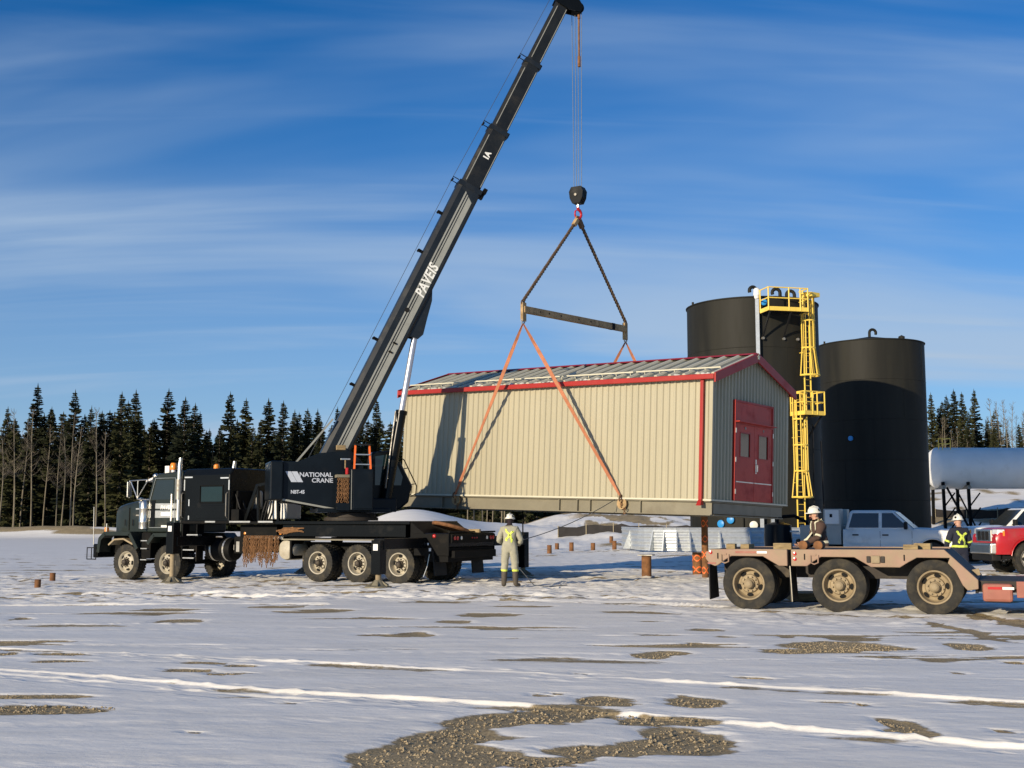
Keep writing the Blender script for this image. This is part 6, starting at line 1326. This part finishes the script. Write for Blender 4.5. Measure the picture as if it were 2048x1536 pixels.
# ------------------------------------------------------------------ trees
def spruce_mesh(seed, h, lowpoly=False):
    rg = random.Random(seed); V = []; F = []
    Rm = h * rg.uniform(.085, .115); z = h * rg.uniform(.03, .09); bare = z
    def quad(a, b, c, d):
        o = len(V); V.extend((a, b, c, d)); F.append((o, o + 1, o + 2, o + 3))
    while z < h * .985:
        t = (z - bare) / (h - bare)
        prof = (1 - t) ** .72 * (.55 + .45 * min(1, t * 5 + .25))
        rad = Rm * prof + .07
        nb = 4 if lowpoly else rg.randint(5, 8)
        dead = rg.random() < .06 and t < .6
        for k in range(nb):
            if dead and rg.random() < .6: continue
            an = rg.uniform(0, 6.283); L = rad * rg.uniform(.55, 1.25)
            droop = rg.uniform(.15, .55) * (1 - t * .6); dx, dy = math.cos(an), math.sin(an); px, py = -dy, dx
            seg = 2 if lowpoly else 4
            w0 = .16 + .22 * L * .5
            pts = []
            for i in range(seg + 1):
                s = i / seg
                pts.append(Vector((dx * L * s, dy * L * s, z - L * droop * s + .25 * L * s * s * rg.uniform(.6, 1.3))))
            for i in range(seg):
                a, b = pts[i], pts[i + 1]; s = (i + .5) / seg
                w = w0 * (1 - .55 * s) * rg.uniform(.7, 1.3); hang = (.14 + .22 * rg.random()) * (1.05 - .6 * t)
                for sd in (-1, 1):
                    e = Vector((px * w * sd + dx * .1, py * w * sd + dy * .1, -hang * rg.uniform(.5, 1.4)))
                    quad(a, b, b + e * rg.uniform(.7, 1.1), a + e)
                if not lowpoly:
                    e = Vector((rg.uniform(-.08, .08), rg.uniform(-.08, .08), -hang * 1.6)); quad(a, b, b + e, a + e * .8)
        z += h * rg.uniform(.013, .021) * (1.7 if lowpoly else 1) * (1.15 - .4 * t)
    o = len(V)
    for i in range(5):
        an = i * 1.257; V.append(Vector((math.cos(an) * .10, math.sin(an) * .10, h * .965)))
    V.append(Vector((0, 0, h * 1.012)))
    F += [(o + i, o + (i + 1) % 5, o + 5) for i in range(5)]
    return V, F
def pyd(name, V, F, m):
    me = bpy.data.meshes.new(name); me.from_pydata([tuple(v) for v in V], [], F); me.materials.append(MATS[m]); me.update(); return me
def trunk_mesh(seed, h, r, m, wob=.25, branches=0, crown=None, top=.02):
    rg = random.Random(seed); b = MB(); n = 9; pts = []; ph = rg.uniform(0, 6)
    for i in range(n):
        t = i / (n - 1); pts.append(Vector((wob * math.sin(ph + t * 3.1) * t, wob * math.cos(ph * 1.7 + t * 2.3) * t, h * t - .2 * (i == 0))))
    b.tube(pts, [r * (1 - t) ** .8 + top for t in (i / (n - 1) for i in range(n))], 6)
    return b, pts, rg
SPR = []
for i in range(6):
    hh = 18.0
    V, F = spruce_mesh(100 + i, hh); cm = pyd('crown', V, F, 'needles')
    b, _, _ = trunk_mesh(200 + i, hh * .97, .19, 'bark_spruce', .1)
    rg = random.Random(i)
    for k in range(26):      # dead lower twigs
        z = rg.uniform(1, 5); an = rg.uniform(0, 6.28); L = rg.uniform(.4, 1.3)
        b.tube([(0, 0, z), (math.cos(an) * L, math.sin(an) * L, z - rg.uniform(0, .4))], [.025, .008], 3, cap=False)
    tm = b.mesh('trunk', recalc=False); tm.materials.append(MATS['bark_spruce']); SPR.append((tm, cm))
ASP = []
for i in range(5):
    hh = 15.0; b, pts, rg = trunk_mesh(300 + i, hh, .095, 'bark_pale', .55)
    tm = b.mesh('trunk', smooth=60, recalc=False); tm.materials.append(MATS['bark_pale'])
    c = MB()
    for k in range(34):
        t = rg.uniform(.45, .98); j = min(7, int(t * 8)); p = pts[j].lerp(pts[j + 1], t * 8 - j)
        an = rg.uniform(0, 6.28); L = (1.08 - t) * rg.uniform(1.2, 2.6) + .3; up = rg.uniform(.5, 1.3)
        q1 = p + Vector((math.cos(an) * L * .5, math.sin(an) * L * .5, L * up * .35)); q2 = p + Vector((math.cos(an) * L * .85, math.sin(an) * L * .85, L * up))
        c.tube([p, q1, q2], [.03, .02, .006], 3, cap=False)
        for _ in range(7):
            s = rg.uniform(.25, 1); a0 = p.lerp(q1, s * 2) if s < .5 else q1.lerp(q2, s * 2 - 1)
            e = Vector((rg.uniform(-1, 1), rg.uniform(-1, 1), rg.uniform(.1, 1.2))) * L * .33
            c.tube([a0, a0 + e], [.011, .004], 3, cap=False)
    cm = c.mesh('crown', recalc=False); cm.materials.append(MATS['twig']); ASP.append((tm, cm))
def plant(kind, x, y, h, k, name, label, group, dz=-.15, sx=None):
    tm, cm = (SPR if kind == 's' else ASP)[k % (6 if kind == 's' else 5)]; s = h / (18. if kind == 's' else 15.)
    r = thing(name, label, 'tree', (x, y, zgs(x, y) + dz), random.uniform(0, 6.28), group)
    w = s if sx is None else sx; r.scale = (w, w, s)
    put('trunk', tm, r); put('crown', cm, r); return r
def X_at(px, Y): return (px - 1024) / 2400 * Y
def top_h(px, py, Y):     # tree height so that its tip stands at image height py
    r = ((768 - py) / 2400, ); c, s_ = math.cos(math.atan(274 / 2400)), math.sin(math.atan(274 / 2400))
    dy = c - r[0] * s_; dz = s_ + r[0] * c; x = X_at(px, Y); return 1.7 + dz * Y / dy - zgs(x, Y)
LEFT = [(12, 812), (70, 766), (100, 812), (146, 778), (180, 810), (200, 830), (240, 782), (268, 778), (253, 800), (334, 776), (368, 792), (388, 805), (398, 822), (418, 855), (458, 782), (490, 795), (535, 795), (520, 838), (565, 800), (588, 818), (597, 823), (614, 815), (634, 816), (641, 838), (674, 812), (752, 795), (780, 842), (28, 835), (55, 830), (690, 855), (720, 850), (300, 850), (440, 850), (505, 850), (350, 838), (160, 845), (130, 850)]
named = {(70, 766): 'tallest dark spruce of the left tree line, near the left edge', (146, 778): 'tall spruce with a bare spire above the pale trunks at left',
         (268, 778): 'broad tall spruce above the crane truck hood', (334, 776): 'tall ragged spruce above the crane truck cab',
         (458, 782): 'tall full spruce above the right exhaust stack of the crane truck', (752, 795): 'full spruce showing between boom and lift cylinder',
         (565, 800): 'olive lit spruce left of the crane boom foot', (12, 812): 'dark spruce at the left edge of the picture', (490, 795): 'slim spruce second right of the exhaust stack'}
ORD = 'first second third fourth fifth sixth seventh eighth ninth tenth eleventh twelfth thirteenth fourteenth fifteenth sixteenth seventeenth eighteenth nineteenth twentieth'.split()
ORD += ['twenty-' + q for q in ORD[:9]] + ['thirtieth'] + ['thirty-' + q for q in ORD[:9]]
def rank(L, q): return ORD[sorted(L).index(q)]
for i, (px, py) in enumerate(LEFT):
    Y = 146 + random.uniform(-7, 8); h = top_h(px, py, Y); w = random.uniform(1.05, 1.45)
    plant('s', X_at(px, Y), Y, h, i * 5 + 1, 'spruce_tree', named.get((px, py), 'dark spruce, %s from the left in the tree line behind the crane truck' % rank(LEFT, (px, py))), 'spruces in the left tree line', sx=w * h / 18)
for i in range(96):   # further rows, filling the stand
    px = 2 + (i * 14.3 + random.uniform(-8, 8)) % 830; Y = random.uniform(152, 176); py = random.choice((830, 850, 865, 880, 895)) + random.uniform(-14, 14)
    h = top_h(px, py, Y); plant('s', X_at(px, Y), Y, h, i * 7 + 2, 'spruce_tree', 'shorter dark spruce deep in the stand behind the crane truck', 'spruces deep in the left stand', sx=1.5 * h / 16)
for i in range(16):
    px = 880 + i * 14 + random.uniform(-6, 6); Y = random.uniform(150, 165); plant('s', X_at(px, Y), Y, random.uniform(12, 16), i, 'spruce_tree', 'spruce hidden behind the red-trimmed building, stem showing below it', 'spruces behind the lifted building')
PALE = [(4, 850, 0), (33, 815, 1), (47, 835, 2), (68, 815, 3), (92, 850, 4), (128, 845, 0), (146, 820, 1), (153, 850, 2), (197, 815, 3), (216, 860, 4), (118, 870, 1)]
for i, (px, py, k) in enumerate(PALE):
    Y = 136 + random.uniform(-4, 5); h = top_h(px, py, Y)
    plant('a', X_at(px, Y), Y, h, k, 'bare_aspen', 'bare pale-stemmed aspen, %s from the left edge, before the spruces' % rank(PALE, (px, py, k)), 'bare aspens at the left forest edge')
for i, (px, py) in enumerate([(935, 1000), (948, 990), (965, 1000), (985, 980), (1003, 990), (1010, 1000), (975, 960)]):
    Y = 138 + i; plant('a', X_at(px, Y), Y, 11 + i % 3, i, 'bare_aspen', 'bare pale stem showing under the lifted building', 'bare aspens behind the lifted building')
RIGHT = [(1866, 783), (1888, 800), (1897, 788), (1912, 776), (1928, 782), (1953, 776), (1977, 838), (1880, 812), (1940, 820), (1990, 850), (2015, 855), (2040, 845)]
for i, (px, py) in enumerate(RIGHT):
    Y = 140 + random.uniform(-3, 6); h = top_h(px, py, Y); plant('s', X_at(px, Y), Y, h, i * 5, 'spruce_tree', 'green spruce, %s from the black tank, above the white vessel' % rank(RIGHT, (px, py)), 'spruces above the white vessel', sx=1.1 * h / 17)
for i in range(30):
    px = 1850 + i * 7.2 + random.uniform(-4, 4); Y = random.uniform(134, 158); py = (798 if px > 1985 else 835) + random.uniform(-6, 40)
    h = top_h(px, py, Y); plant('a', X_at(px, Y), Y, h, i, 'bare_aspen', 'bare aspen in the grey-brown thicket above the white vessel', 'bare aspens above the white vessel')
# far wood behind, read as one mass
def far_wood():
    V = []; F = []; rg = random.Random(5)
    base = [spruce_mesh(500 + i, 12, True) for i in range(4)]
    for i in range(230):
        x = -105 + i * .92 + rg.uniform(-.6, .6); y = rg.uniform(172, 205); s = rg.uniform(.75, 1.15) * (1.0 if x < -8 else .9); bv, bf = base[rg.randint(0, 3)]
        o = len(V); an = rg.uniform(0, 6.28); c, sn = math.cos(an), math.sin(an); g = zgs(x, y) - 1.2; w = s * 1.55
        V.extend(Vector(((v.x * c - v.y * sn) * w + x, (v.x * sn + v.y * c) * w + y, v.z * s + g)) for v in bv)
        F.extend(tuple(j + o for j in f) for f in bf)
    o = put('forest', pyd('forest', V, F, 'needles')); o['kind'] = 'stuff'; o['label'] = 'far dark spruce wood behind the site'; o['category'] = 'forest'
far_wood()
